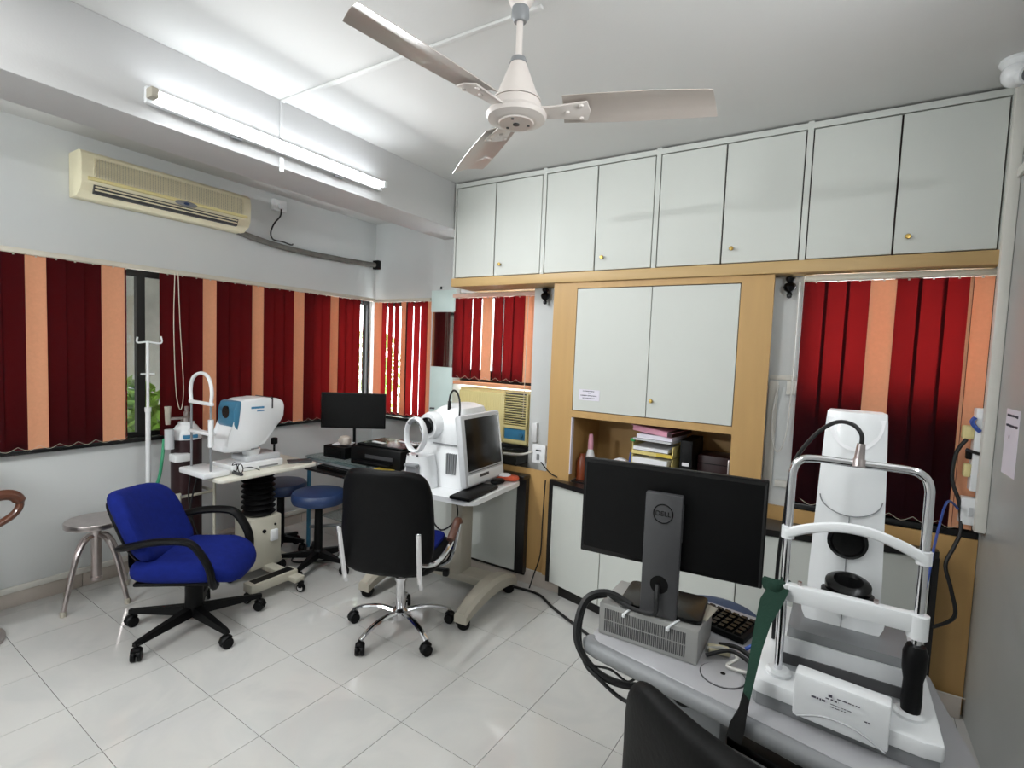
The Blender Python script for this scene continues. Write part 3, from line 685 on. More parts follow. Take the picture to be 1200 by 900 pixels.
# --- steel stool
t=thing('steel_stool','round stainless steel stool with splayed legs by left wall','stool',(-3.70,1.27,0))
MB().lathe([(.148,.468),(.152,.47),(.152,.494),(.148,.5),(.10,.501),(0,.502)],n=40).build('seat',steel,t)
MB().cyl((0,0,.13),(0,0,.468),.026).lathe([(.03,.13),(.03,.15),(.02,.155),(0,.155)]).build('screw_column',steel,t)
lg=MB().tube([(.022,0,.40),(.07,0,.385),(.125,0,.30),(.17,0,.15),(.21,0,.008)],.0125,8).mesh('leg',steel); ft=MB().cyl((.207,0,0),(.207,0,.03),.016,n=10).mesh('rubber_foot',taupe)
for a in (-65,25,115,205): l=obj('leg',lg,t,(0,0,0),R(a)); obj('rubber_foot',ft,l)
# --- wooden armed exam chair at the left edge
t=thing('patient_chair','pedestal patient chair with wooden arms at the left picture edge','chair',(-3.665,.63,0),R(90))
MB().lathe([(.22,0),(.22,.012),(.19,.022),(.06,.035),(0,.035)],n=40).build('disc_base',steel,t)
MB().cyl((0,0,.03),(0,0,.42),.04).build('pedestal',steel,t)
MB().cushion((-.06,0,.48),(.46,.46,.12),4,6).build('seat',leather,t); MB().cushion((0,0,0),(.10,.46,.6),4,6,T(-.31,0,.85)@RY(-8)).build('backrest',leather,t)
for s in (-1,1):
    MB().tube([(-.22,s*.27,.735),(-.05,s*.27,.775),(.10,s*.27,.80),(.19,s*.27,.80),(.225,s*.27,.755),(.20,s*.27,.70),(.12,s*.27,.655),(0,s*.27,.63),(-.15,s*.27,.62)],lambda f:.026 if f<.5 else .017,10,flat=(1,1.2)).build('armrest',wood,t)
    MB().tube([(-.15,s*.27,.62),(-.15,s*.25,.5),(-.15,s*.18,.45)],.012,8).build('arm_bracket',blk,t)

# ================================================================== LEFT STATION: autorefractor, oxygen cylinder, drip stand
def rrect(w_,d,r,n=4):
    o=[]
    for cx,cy,a in ((w_/2-r,d/2-r,0),(-w_/2+r,d/2-r,90),(-w_/2+r,-d/2+r,180),(w_/2-r,-d/2+r,270)):
        for k in range(n+1): o.append((cx+r*math.cos(R(a+90*k/n)),cy+r*math.sin(R(a+90*k/n))))
    return o
t=thing('instrument_table','ivory topped motorised instrument table with black bellows column','table',(-3.36,2.04,0))
MB().prism(rrect(.50,.70,.04),.725,.75,None,.006).build('table_top',tblw,t)
MB().prism(rrect(.30,.34,.02),.70,.7245).build('under_plate',dkgrey,t)
MB().lathe([(.085+(.024 if k%2 else 0),.425+k*.0183) for k in range(16)],(.08,0,0),20).build('bellows',blk,t)
cb=MB().b2((-.02,-.11,.08),(.18,.11,.425),.01).build('column_box',beige,t)
MB().cyl((.18,-.02,.33),(.187,-.02,.33),.013,n=12).build('switch_button',blk,cb); MB().b2((.18,.02,.25),(.20,.075,.33),.008).build('plug',whpl,cb); MB().cyl((.18,.06,.36),(.186,.06,.36),.008,n=10).build('fuse',blk,cb)
MB().b2((.0,-.20,.055),(.13,.20,.10),.008).b2((.13,-.02,.06),(.52,.05,.095),.006).b2((-.25,-.03,.06),(.0,.05,.095),.006).b2((.36,-.27,.062),(.45,.05,.118),.006).build('base_frame',beige,t)
MB().b2((.375,-.24,.112),(.435,.03,.121)).build('foot_tray',blk,t)
cw=MB().lathe([(.01,-.012),(.025,-.012),(.028,-.006),(.028,.006),(.025,.012),(.01,.012)],(0,0,.028),14,RX(90)).b2((-.012,-.018,.03),(.012,.018,.066),.003).mesh('caster',blk)
cwc=MB().lathe([(.0,-.0125),(.018,-.0135),(.018,.0135),(0,.0125)],(0,0,.028),14,RX(90)).mesh('wheel_cap',chrome)
for x,y in ((.53,.015),(.405,-.27),(.06,.18),(-.22,.01),(.06,-.18)): 
    c=obj('caster',cw,t,(x,y,0),R(25)); obj('wheel_cap',cwc,c)
# the autorefractor head
t=thing('autorefractor','white and blue autorefractor with chin rest on the ivory table','eye instrument',(-3.335,1.98,.751))
MB().b2((-.12,-.16,0),(.12,.20,.05),.008).box((0,-.27,.02),(.30,.16,.035),None,.008).build('base_plate',whpl,t)
MB().b2((-.09,-.05,.05),(.09,.20,.09),.01).build('sliding_stage',ltgrey,t)
MB().cyl((.03,0.02,.085),(.03,.02,.13),.05,.06,n=18).build('stage_neck',whpl,t)
sp=[(-.20,.135),(-.195,.175),(-.15,.235),(-.125,.30),(-.125,.40),(-.11,.445),(-.06,.47),(.06,.475),(.17,.468),(.215,.45),(.228,.41),(.222,.335),(.19,.29),(.13,.235),(.06,.175),(.045,.14),(0,.128),(-.10,.122)]
MYZ=Matrix(((0,0,1,0),(1,0,0,0),(0,1,0,0),(0,0,0,1)))   # local x->y, y->z, z->x
MB().prism(sp,-.095,.095,MYZ,.022).build('head',whpl,t)
MB().prism([(-.128,.29),(-.136,.31),(-.136,.40),(-.118,.45),(-.09,.462),(-.085,.44),(-.10,.40),(-.105,.31),(-.11,.27)],-.097,.097,MYZ,.006).build('front_panel',teal,t)
MB().cyl((0,-.139,.385),(0,-.12,.385),.04,n=20).build('measuring_window',blkg,t)
MB().prism([(.125,.40),(.135,.40),(.135,.474),(.125,.4755)],-.0965,.0965,MYZ).build('seam_band',dkgrey,t)
MB().b2((.0952,-.02,.405),(.0965,.07,.418)).b2((.0952,.02,.385),(.0965,.07,.392)).build('blue_printing',blueui,t)
MB().b2((-.085,-.15,.131),(.0965,.0,.134)).b2((.095,-.02,.135),(.10,.03,.142)).build('seam',midgrey,t)
MB().cyl((.06,.17,.09),(.06,.17,.15),.007,n=8).box((.06,.17,.165),(.035,.035,.045),.4,.006).build('joystick',blk,t)
MB().b2((.1205,.02,.008),(.1215,.16,.02)).build('base_stripe',midgrey,t)
ch=MB()
for s in (-1,1): ch.tube([(s*.115,-.29,.03),(s*.115,-.29,.45)],.007,8)
ch.build('chin_rest_posts',midgrey,t)
MB().tube([(-.115,-.29,.46),(-.125,-.29,.53),(-.10,-.29,.60),(-.04,-.285,.635),(.04,-.285,.635),(.10,-.29,.60),(.125,-.29,.53),(.115,-.29,.46)],.011,8).build('forehead_arch',whpl,t)
MB().box((0,-.29,.455),(.27,.02,.022),None,.006).build('upper_bar',whpl,t); MB().box((0,-.285,.27),(.25,.045,.02),None,.006).build('chin_bar',whpl,t)
MB().cyl((.115,-.29,.19),(.115,-.29,.36),.016,n=12).build('height_grip',whpl,t)
# small things on that table
t=thing('trial_frame','black wire trial spectacle frame in front of the autorefractor','spectacles',(-3.17,1.83,.752))
b=MB()
for s in (-1,1): b.tube([(s*.032+.028*math.cos(a*PI/6),0,.045+.028*math.sin(a*PI/6)) for a in range(12)],.003,6,closed=True,sub=3)
b.tube([(-.06,0,.05),(-.065,.05,.05),(-.06,.11,.02)],.003,6).tube([(.06,0,.05),(.065,.05,.05),(.06,.11,.02)],.003,6); b.build('rims',blk,t); MB().b2((-.05,-.01,0),(.05,.01,.016),.003).build('nose_bar',dkgrey,t)
tag(MB().box((-3.215,2.31,.758),(.10,.16,.012),-.5,.004).build('tablet_case',dkgrey),'dark flat case lying on the right end of the ivory table','case')
tag(MB().box((-3.53,2.20,.772),(.10,.16,.04),.3,.006).build('dark_pouch',blk),'black pouch beside the chin rest on the ivory table','pouch')
cable('hanging_cable',[(-3.52,1.72,.72),(-3.50,1.70,.55),(-3.44,1.74,.30),(-3.36,1.86,.10)],.005,blackcab,'black cable hanging from the left end of the ivory table')
cable('hanging_cable',[(-3.42,1.71,.72),(-3.46,1.69,.50),(-3.50,1.75,.25),(-3.44,1.88,.20),(-3.36,1.90,.30)],.005,blackcab,'second black cable looping under the ivory table beside the bellows')
# oxygen cylinder
t=thing('oxygen_cylinder','maroon oxygen cylinder with white shoulder in a trolley','gas cylinder',(-3.74,1.80,0))
MB().lathe([(.0,.06),(.08,.06),(.09,.08),(.092,.12),(.092,.92),(0,.92)],n=28).build('body',maroon,t)
MB().lathe([(.0925,.92),(.0925,.95),(.082,.98),(.062,1.01),(.05,1.02),(.05,1.035),(0,1.035)],n=28).build('shoulder',whpl,t)
MB().b2((.07,-.06,.93),(.0935,.03,.955),.004).build('shoulder_mark',blueui,t)
MB().lathe([(.034,1.03),(.034,1.065),(.02,1.075),(.02,1.10),(.012,1.105),(.012,1.14),(0,1.14)],n=16).cyl((0,0,1.06),(.03,-.13,1.07),.009,n=10).build('valve',steel,t)
MB().cyl((.03,-.13,1.03),(.03,-.13,1.15),.014,.02,n=12).build('flow_meter',taupe,t); MB().cyl((.05,-.13,.87),(.05,-.13,1.0),.028,n=14).build('humidifier_bottle',ltgrey,t)
MB().b2((.03,-.125,.785),(.12,-.03,.835),.004).build('label_plate',whpl,t)
fr=MB(); fr.tube([(.12,-.12,.55),(.12,.12,.55),(-.1,.12,.55)],.010,8,smooth=False).tube([(.13,-.11,.03),(.13,-.11,.57)],.014,8).tube([(.13,.12,.03),(.13,.12,.72)],.010,8).b2((-.12,-.13,.03),(.14,.13,.058)).tube([(.13,-.28,.575),(.13,-.1,.57)],.012,8)
fr.build('trolley_frame',beige,t)
for y in (-.11,.11): MB().lathe([(.01,-.01),(.03,-.01),(.03,.01),(.01,.01)],(.13,y,.03),12,RX(90)).build('wheel',blk,t)
tag(MB().tube([(-3.74,1.66,.93),(-3.70,1.63,.80),(-3.71,1.61,.66),(-3.70,1.55,.58),(-3.68,1.52,.54)],.010,8).build('oxygen_tube',greentube),'green oxygen tube hanging from the flow meter','tube')
t=thing('oxygen_mask','blue and green oxygen mask hanging beside the cylinder','mask',(-3.64,1.52,.60)); MB().lathe([(.02,.05),(.03,.03),(.04,0),(.042,-.02),(0,-.02)],n=14).build('mask_cup',navy,t); MB().cyl((0,0,.05),(0,0,.08),.012,n=10).build('connector',greentube,t)
# drip stand
t=thing('drip_stand','white drip stand pole with top hooks in front of the blind gap','stand',(-3.82,1.60,0))
MB().cyl((0,0,.02),(0,0,1.12),.015,n=12).build('outer_pole',whpl,t); MB().cyl((0,0,1.12),(0,0,1.57),.009,n=10).cyl((0,0,1.11),(0,0,1.14),.019,n=12).build('inner_pole',whpl,t)
MB().tube([(-.02,-.05,1.60),(-.02,-.05,1.565),(0,0,1.57),(.02,.07,1.565),(.02,.07,1.61)],.006,6).tube([(0,-.04,1.36),(0,.04,1.36)],.006,6).build('hooks',whpl,t)
lg=MB().tube([(.01,0,.09),(.1,0,.07),(.11,0,.02)],.010,8).mesh('leg',whpl)
for a in (-30,-90,-150,): obj('leg',lg,t,(0,0,0),R(a))

# ================================================================== GLASS DESK CORNER
t=thing('glass_desk','glass corner desk with grey steel legs and black keyboard shelf','desk',(-3.04,2.86,0))
MB().prism(rrect(.86,.66,.03),.715,.727).build('glass_top',deskglass,t)
MB().b2((-.33,-.40,.645),(.34,-.10,.662),.004).build('keyboard_shelf',blkl,t)
for x in (-.40,.40):
    for y in (-.30,.30): MB().cyl((x,y,.0),(x,y,.714),.016,n=10).build('leg',teal if x<0 and y<0 else midgrey,t)
MB().b2((-.4,-.31,.69),(.4,-.29,.7135)).b2((-.4,.29,.69),(.4,.31,.7135)).tube([(-.4,-.3,.16),(.4,.3,.22)],.014,8).tube([(-.4,.3,.16),(.4,-.3,.22)],.014,8).build('frame',midgrey,t)
MB().prism(rrect(.70,.46,.02),.24,.25).build('lower_glass_shelf',deskglass,t)
t=thing('desk_monitor','black flat monitor facing the room on the glass desk','monitor',(-3.315,2.88,.728),R(37))
MB().b2((-.258,-.015,.195),(.258,.01,.485),.004).build('bezel',blk,t); MB().b2((-.25,-.0165,.205),(.25,-.015,.477)).build('screen',blkg,t); MB().b2((-.14,.01,.23),(.14,.035,.42),.01).build('back_cover',blk,t)
MB().tube([(0,.05,.01),(0,.045,.12),(0,.03,.28)],.018,8,flat=(.7,1.4)).build('stand_neck',blk,t); MB().lathe([(.10,0),(.10,.008),(.03,.016),(0,.016)],(0,.02,0),24).build('stand_foot',blk,t)
t=thing('printer','black printer on the glass desk behind the leather chair','printer',(-2.78,2.78,.728),R(6))
MB().b2((-.24,-.17,0),(.22,.20,.135),.008).build('body',blk,t); MB().b2((-.22,-.13,.135),(.2,.18,.15),.006).build('scanner_lid',blkg,t); MB().b2((-.17,-.22,.03),(.15,-.165,.04),.003).build('paper_tray',blk,t); MB().b2((-.1,-.172,.06),(.15,-.17,.085)).build('front_strip',dkgrey,t)
tag(MB().box((-2.87,2.74,.881),(.13,.03,.004),-.1).build('paper_slip',papw),'white paper slip on the printer front edge','paper')
tag(MB().box((-2.70,2.87,.881),(.20,.025,.004),-.12).build('paper_slip',papw),'white paper slip at the back of the printer','paper')
t=thing('ups_box','black power backup box left of the printer','box',(-3.22,2.72,.728),R(4)); MB().b2((-.13,-.1,0),(.10,.02,.09),.006).build('case',blk,t); MB().b2((-.1,-.102,.02),(.06,-.1,.07)).build('front_panel',blkg,t)
tag(MB().box((-3.26,2.74,.822),(.14,.12,.005),.5).build('crumpled_paper',papw),'white papers on the black box beneath the desk monitor','paper')
t=thing('cloth_bundle','pale crumpled cloth bundle under the desk monitor','cloth',(-3.20,2.70,.82)); MB().cushion((0,0,.04),(.10,.08,.08),2.5,4,None,lambda p:(p.x+random.uniform(-.008,.008),p.y+random.uniform(-.008,.008),p.z)).build('cloth',skirtm,t)
t=thing('keyboard','black keyboard on the glass desk shelf','keyboard',(-3.06,2.57,.663)); MB().b2((-.22,-.07,0),(.22,.07,.018),.004).build('case',blk,t); 
k=MB(); [k.b2((-.21+i*.028,-.058+j*.024,.018),(-.187+i*.028,-.038+j*.024,.024)) for i in range(15) for j in range(5)]; k.build('keys',blkg,t)['kind']='stuff'
tag(MB().box((-2.66,2.60,.731),(.14,.20,.006),.2).build('yellow_folder',fyel),'yellow folder edge beside the printer','folder')
t=thing('power_strip','black power strip with yellow tag on the floor under the desk','power strip',(-2.93,2.86,0),R(20)); MB().b2((-.11,-.025,0),(.11,.025,.035),.006).build('body',blk,t); MB().b2((-.02,-.0255,.005),(.02,-.024,.03)).build('yellow_tag',fyel,t)
cable('floor_cable',[(-3.04,2.80,.012),(-3.2,2.62,.008),(-3.35,2.45,.008),(-3.25,2.3,.008),(-3.0,2.55,.008),(-2.7,2.75,.008),(-2.45,2.9,.008)],.006,blackcab,'black cables looping on the floor under the desk')
# ================================================================== MIDDLE STATION: trolley table and tomograph
t=thing('trolley_table','white topped trolley table on arched taupe feet by the window unit','table',(-2.05,2.60,0),R(4))
MB().prism(rrect(.70,.62,.05,5),.715,.745,None,.008).build('table_top',whpl,t)
MB().b2((.20,-.05,.70),(.30,.20,.714),.004).build('drawer_rail',whpl,t); MB().cyl((.27,.24,.70),(.30,.24,.70),.012,n=10).build('release_knob',ltgrey,t)
MB().b2((-.045,.06,.10),(.045,.20,.715),.012).b2((-.15,.02,.68),(.2,.24,.7149),.006).build('column',taupe,t)
bb=MB(); bb.b2((-.40,.06,.07),(.32,.21,.125),.012)
bb.build('cross_beam',taupe,t)
def foot(x):
    b=MB(); rings=[]
    for i in range(15):
        f=i/14; y=-.34+f*.62; z=.075+.075*math.sin(f*PI)**.8; w_=.042+.012*math.sin(f*PI); h=.03+.012*math.sin(f*PI)
        rings.append([(x-w_,y,z-h),(x+w_,y,z-h),(x+w_,y,z+h*.4),(x+w_*.6,y,z+h),(x-w_*.6,y,z+h),(x-w_,y,z+h*.4)])
    return b.loft(rings)
CB=caster_mesh(blk)
for x in (.315,-.42):
    f=foot(x).build('foot',taupe,t)
    for y in (-.30,.24): obj('caster',CB,f,(x,y,0),R(30)).scale=(1.25,1.25,1.0)
t=thing('eye_tomograph','white tomograph with side screen and oval forehead rest on the trolley','eye instrument',(-2.10,2.62,.746),R(4))
# body: two lofted volumes, x right (screen side), -y patient side
def ring4(x0,x1,y0,y1,z,r=.03):
    w_,d=x1-x0,y1-y0; return [((x0+x1)/2+a,(y0+y1)/2+b_,z) for a,b_ in rrect(w_,d,min(r,w_*.4,d*.4))]
MB().loft([ring4(-.17,.215,-.17,.24,.0),ring4(-.17,.225,-.17,.25,.02),ring4(-.16,.225,-.16,.25,.20),ring4(-.14,.215,-.13,.25,.27,.05)]).build('lower_body',whpl,t)
MB().loft([ring4(-.14,.20,-.14,.25,.265,.05),ring4(-.13,.19,-.15,.25,.33,.06),ring4(-.10,.17,-.14,.24,.43,.07),ring4(-.04,.15,-.10,.22,.485,.07),ring4(.0,.10,-.03,.17,.505,.06)]).build('upper_body',whpl,t)
MB().b2((-.02,-.155,.262),(.215,-.130,.268)).build('seam',midgrey,t)
g=MB()
for k in range(5): g.b2((.10+k*.015,-.1765,.09),(.107+k*.015,-.15,.215))
g.build('side_vents',midgrey,t)['kind']='stuff'
Ms=T(.225,.025,.24)@RY(-8)
MB().box((0,0,0),(.05,.47,.44),Ms,.018).build('screen_housing',ltgrey,t)
MB().box((0,0,0),(.004,.40,.315),Ms@T(.0255,0,.035),.0015).build('screen',blkg,t)
sb=MB().box((0,0,0),(.006,.42,.06),Ms@T(.0255,.0,-.175),.002).build('control_strip',whpl,t); MB().box((0,0,0),(.006,.10,.016),Ms@T(.029,-.03,-.165)).box((0,0,0),(.004,.40,.004),Ms@T(.026,0,-.132)).build('drive_slot',dkgrey,sb)
# patient side
Ml=T(-.03,-.145,.375)@RZ(-8)
MB().lathe([(.085,-.02),(.085,.02),(.075,.045),(.0,.045)],(0,0,0),28,Ml@RX(90)).build('optic_barrel',whpl,t); MB().lathe([(.052,.045),(.052,.06),(.045,.066),(.04,.058),(0,.055)],(0,0,0),28,Ml@RX(90)).build('lens',blkg,t)
hr=MB(); pts=[]
for k in range(20):
    a=2*PI*k/20; pts.append((-.06+.07*math.cos(a),-.275,.325+.102*math.sin(a)))
hr.tube(pts,.013,8,closed=True,sub=2,flat=(.8,1.9)); hr.build('forehead_rest',whpl,t)
MB().tube([(-.105,-.28,.395),(-.06,-.285,.422),(-.015,-.28,.395)],.014,8,flat=(1,1.2)).build('forehead_pad',midgrey,t)
MB().loft([ring4(-.16,.05,-.29,-.15,.0,.05),ring4(-.15,.04,-.29,-.15,.12,.05),ring4(-.13,.02,-.30,-.15,.20,.05)]).build('chin_column',whpl,t)
MB().b2((-.10,-.335,.135),(-.01,-.29,.155),.008).b2((-.10,-.315,.09),(-.01,-.298,.15),.01).build('chin_rest',midgrey,t)
s=MB(); [s.ball((-.055+d,-.305,.206),.007,8) for d in (-.035,.035)]; s.build('paper_pins',dkgrey,t)
cb=MB().tube([(.06,-.1,.47),(.062,-.105,.50),(.07,-.11,.56),(.10,-.12,.60),(.14,-.13,.585),(.165,-.14,.52),(.17,-.15,.42),(.17,-.155,.36)],.006,7).cyl((.06,-.1,.475),(.064,-.104,.53),.011,n=10); cb.build('fixation_lamp_cable',blackcab,t)
MB().box((-.08,-.09,.472),(.03,.015,.01),.2,.002).build('top_sensor',dkgrey,t)
tag(MB().box((-1.775,2.47,.757),(.135,.36,.020),.12,.005).build('keyboard',blk),'black keyboard on the trolley table edge below the tomograph screen','keyboard')
t=thing('computer_mouse','black and white computer mouse on the trolley table','mouse',(-1.795,2.745,.746),R(80)); MB().cushion((0,0,.018),(.11,.065,.036),2.6,4).build('body',blk,t)
t=thing('tissue_pack','orange and white wipes pack behind the mouse on the trolley','pack',(-1.80,2.87,.746),R(20)); MB().cushion((0,0,.018),(.16,.09,.036),3,4).build('pack',redp,t); MB().cushion((-.02,-.005,.032),(.09,.07,.03),2.5,4).build('white_wipe',papw,t)
cable('trolley_cable',[(-2.0,2.33,.71),(-1.99,2.33,.60),(-1.93,2.36,.52),(-1.85,2.40,.60),(-1.86,2.40,.71)],.005,blackcab,'black cable hanging under the trolley table top')
cable('floor_cable',[(-1.90,2.90,.01),(-1.72,2.93,.01),(-1.56,2.93,.01),(-1.40,2.83,.01),(-1.15,2.70,.01),(-.95,2.60,.01)],.009,blackcab,'black power cable on the floor along the bow front counter')
cable('power_cable',[(-1.655,2.97,.0+.01),(-1.64,3.0,.10),(-1.60,3.005,.25),(-1.595,3.005,.45),(-1.585,2.995,.62),(-1.575,2.985,.76)],.005,blackcab,'thin black cable hanging beside the bow front counter')
# ================================================================== NICHE ITEMS
t=thing('letter_tray','pale yellow stacked letter trays in the niche','tray',(-.905,3.20,.775),R(-5))
for k in range(4):
    z=.0+k*.075
    MB().b2((-.13,-.10,z),(.13,.20,z+.006)).b2((-.13,-.10,z),(-.124,.20,z+.07)).b2((.124,-.10,z),(.13,.20,z+.07)).b2((-.13,.194,z),(.13,.2,z+.07)).b2((-.13,-.104,z),(.13,-.10,z+.022)).build('tray',fcream,t)
    MB().b2((.03,-.1065,z+.002),(.13,-.1035,z+.02)).build('front_label',fyel,t)
for k in range(4):
    tag(MB().box((-.915,3.215,.80+k*.075+.012),(.22,.24,.034 if k<3 else .02),R(-5)+random.uniform(-.02,.02)).build('paper_stack',papw),'white papers in letter tray level %s of the niche'%('bottom','second','third','top')[k],'papers','papers in the letter trays')
tag(MB().box((-.89,3.20,1.098),(.24,.29,.012),-.12).build('file',ltgrey),'thin grey file lying on top of the letter trays','file')
tag(MB().box((-.885,3.2,1.119),(.22,.28,.026),-.06).build('paper_bundle',paper),'pale paper bundle on the letter trays below the pink file','papers')
t=thing('pink_file','pink file folder topmost on the letter tray stack','file',(-.89,3.21,1.133),R(-8)); MB().box((0,0,.02),(.25,.30,.03),RY(5),.004).build('sheets',pink,t); MB().box((.0,.0,.037),(.27,.31,.003),RY(5)).build('cover',pink,t); MB().b2((.10,-.155,.0),(.13,.15,.03)).build('spine',maroon,t)
tag(MB().box((-1.036,3.1,1.085),(.03,.02,.02),0,.004).build('green_clip',greenp),'green clip at the corner of the letter trays','clip')
t=thing('box_file','black box file standing right of the letter trays','file',(-.715,3.20,.775)); MB().b2((-.035,-.09,0),(.035,.2,.34),.003).build('case',blk,t); MB().b2((-.02,-.0915,.19),(.02,-.0905,.21)).build('spine_label',papw,t)
t=thing('dark_box','dark box in the right corner of the niche','box',(-.58,3.32,.775)); MB().b2((-.09,-.1,0),(.09,.1,.25),.003).build('case',maroon,t); MB().b2((-.09,-.1005,.2),(.09,-.0995,.205)).build('lid_line',blk,t)
t=thing('spray_bottle','white bottle with red cap band in the left niche','bottle',(-1.345,3.17,.775)); MB().lathe([(.03,0),(.032,.01),(.032,.15),(.02,.19),(.016,.20),(0,.20)],n=18).build('bottle',whpl,t); MB().lathe([(.018,.2),(.018,.24),(.014,.29),(.012,.30),(0,.30)],n=14).build('cap',pink,t)
tag(MB().lathe([(.05,0),(.052,.005),(.052,.13),(.05,.135),(0,.135)],(-1.27,3.2,.775),20).build('white_jar',papw),'squat white jar right of the bottle in the niche','jar')
tag(MB().lathe([(.035,0),(.035,.12),(.018,.15),(.018,.17),(0,.17)],(-1.385,3.13,.775),16).build('brown_bottle',bottlep),'brown bottle at the left end of the niche','bottle')
t=thing('paper_roll','white dome roll with red strip in the niche','roll',(-1.15,3.22,.775)); MB().lathe([(.075,-.02),(.08,-.015),(.08,.015),(.075,.02),(0,.02)],(0,0,.08),24,RX(90)).build('roll',papw,t); MB().box((.02,-.04,.05),(.09,.03,.02),None,.004).build('red_strip',redp,t)
t=thing('pen_cup','dark cup with blue pen beside the letter trays','cup',(-1.075,3.14,.775)); MB().lathe([(.03,0),(.032,.08),(.03,.08),(.028,.01),(0,.01)],n=16).build('cup',maroon,t); MB().cyl((0,0,.02),(.015,.01,.22),.008,n=8).build('pen',bluecab,t); MB().cyl((.0,.01,.02),(-.012,-.005,.16),.006,n=8).build('pencil',bottlep,t)
# ================================================================== FOREGROUND: table, big monitor, scanner
t=thing('workstation_table','grey moulded workstation table with rolled front edge in the foreground','table',(-.15,1.60,0))
tp=[(-.435,-.14),(-.40,-.185),(-.07,-.245),(.20,-.305),(.40,-.34),(.485,-.28),(.465,-.12),(.43,.22),(-.38,.33),(-.44,.25)]
MB().prism(tp,.715,.745,None,.012).build('table_top',tblgrey,t)
MB().tube([(-.425,-.15,.719),(-.395,-.182,.719),(-.07,-.243,.719),(.20,-.303,.719),(.395,-.338,.719)],.025,12,sub=4).build('rolled_edge',midgrey,t)
MB().lathe([(.056,.7452),(.056,.748),(.052,.7485),(0,.7485)],(-.055,-.135,0),28).build('round_inlay',tblgrey,t); MB().lathe([(.059,.7451),(.059,.7465),(.0565,.7465)],(-.055,-.135,0),28).build('inlay_ring',dkgrey,t); MB().cyl((-.055,-.13,.7484),(-.055,-.13,.7492),.007,n=10).build('inlay_hole',blk,t)
MB().b2((-.26,-.06,.10),(-.06,.10,.714),.015).build('lift_column',midgrey,t); MB().lathe([(.035,-.004),(.035,.0),(0,.0)],(-.17,-.0605,.60),18,RX(90)).build('column_recess',blk,t)
MB().b2((.13,.10,.06),(.20,.20,.714),.008).build('rear_post',blk,t)
MB().box((.05,.08,.40),(.60,.05,.06),R(-14),.006).build('cross_bar',blk,t); MB().box((.04,.03,.40),(.56,.03,.03),R(-14),.004).build('rail_bar',ltgrey,t)
for x in (-.18,.22):
    f=MB().b2((x-.04,-.05,.05),(x+.04,.30,.10),.012).build('foot',midgrey,t)
    for y in (0,.25): obj('caster',CAST,f,(x,y,-.03),R(20))
# vented computer box
t=thing('vented_computer','pale grey slotted computer case lying under the big monitor','computer',(-.42,1.465,.746))
MB().b2((-.147,0,0),(.147,.19,.098),.004).build('case',casegrey,t)
g=MB()
for i in range(42):
    for j in range(2): g.b2((-.128+i*.0058,-.0012,.014+j*.037),(-.1252+i*.0058,.001,.047+j*.037))
g.build('vent_slots',dkgrey,t)['kind']='stuff'
for x in (-.055,.075): MB().tube([(x-.012,-.004,.085),(x,-.003,.099),(x+.012,.03,.102),(x+.03,.10,.10)],.0035,6).cyl((x-.012,-.006,.078),(x-.012,-.006,.086),.006,n=8).build('cable_tie',whpl,t)
tag(MB().box((-.36,1.60,.8465),(.20,.10,.003),-.12).build('grey_folder',taupe),'flat grey brown folder under the monitor stand','folder')
t=thing('office_monitor','large black monitor seen from behind on a grey stand','monitor',(-.395,1.515,.845),R(5))
MB().b2((-.265,.022,.125),(.265,.045,.428),.004).build('bezel',blk,t); MB().b2((-.262,.0452,.128),(.262,.046,.425)).build('screen',blkg,t)
MB().loft([[(-.262,.023,.128),(.262,.023,.128),(.262,.023,.425),(-.262,.023,.425)],[(-.25,.006,.15),(.255,.006,.135),(.255,.006,.418),(-.25,.006,.418)]]).build('back_shell',blk,t)
MB().b2((-.052,-.045,.005),(.052,-.018,.365),.004).b2((-.05,-.018,.22),(.05,.01,.33)).build('stand_column',dkgrey,t)
MB().lathe([(.026,0),(.026,.002),(0,.002)],(0,-.044,.10),20,RX(90)).build('cable_hole',blk,t)
MB().prism(rrect(.24,.18,.02),.001,.012,T(0,.06,0),.003).build('stand_foot',blkg,t)
MT=T(.0,-.0462,.308)@RX(90)
text('DELL',.020,blk,t,MT,'brand_letters'); MB().tube([(.027*math.cos(PI*k/12),-.0458,.308+.027*math.sin(PI*k/12)) for k in range(24)],.0016,6,closed=True,sub=2).build('brand_ring',blk,t)
cable('monitor_cable',[(-.395,1.468,.945),(-.392,1.455,.91),(-.392,1.45,.87),(-.43,1.452,.858),(-.50,1.47,.858),(-.56,1.50,.862)],.007,blackcab,'black cable from the hole in the monitor stand')
cb_=thing('cable_bundle','black cable bundle looping off the left end of the grey table','cable'); MB().tube([(-.47,1.475,.858),(-.545,1.475,.875),(-.60,1.44,.855),(-.615,1.41,.78),(-.60,1.40,.72),(-.55,1.41,.66),(-.48,1.43,.635),(-.40,1.46,.64),(-.33,1.50,.66)],.011,6,sub=6).build('thick_cable',blackcab,cb_)
MB().tube([(-.55,1.48,.862),(-.60,1.45,.84),(-.608,1.42,.76),(-.58,1.40,.68),(-.53,1.40,.645),(-.47,1.42,.60),(-.42,1.42,.605),(-.38,1.44,.65),(-.34,1.45,.69)],.006,6,sub=6).build('thin_cable',blackcab,cb_)
MB().tube([(-.56,1.42,.665),(-.50,1.41,.68),(-.45,1.415,.66),(-.42,1.42,.69)],.004,6,sub=6).build('short_cable',blackcab,cb_)
t=thing('desk_keyboard','black keyboard behind the big monitor on the grey table','keyboard',(-.265,1.75,.746),R(-14))
MB().b2((-.15,-.07,0),(.105,.07,.02),.004).build('case',blk,t)
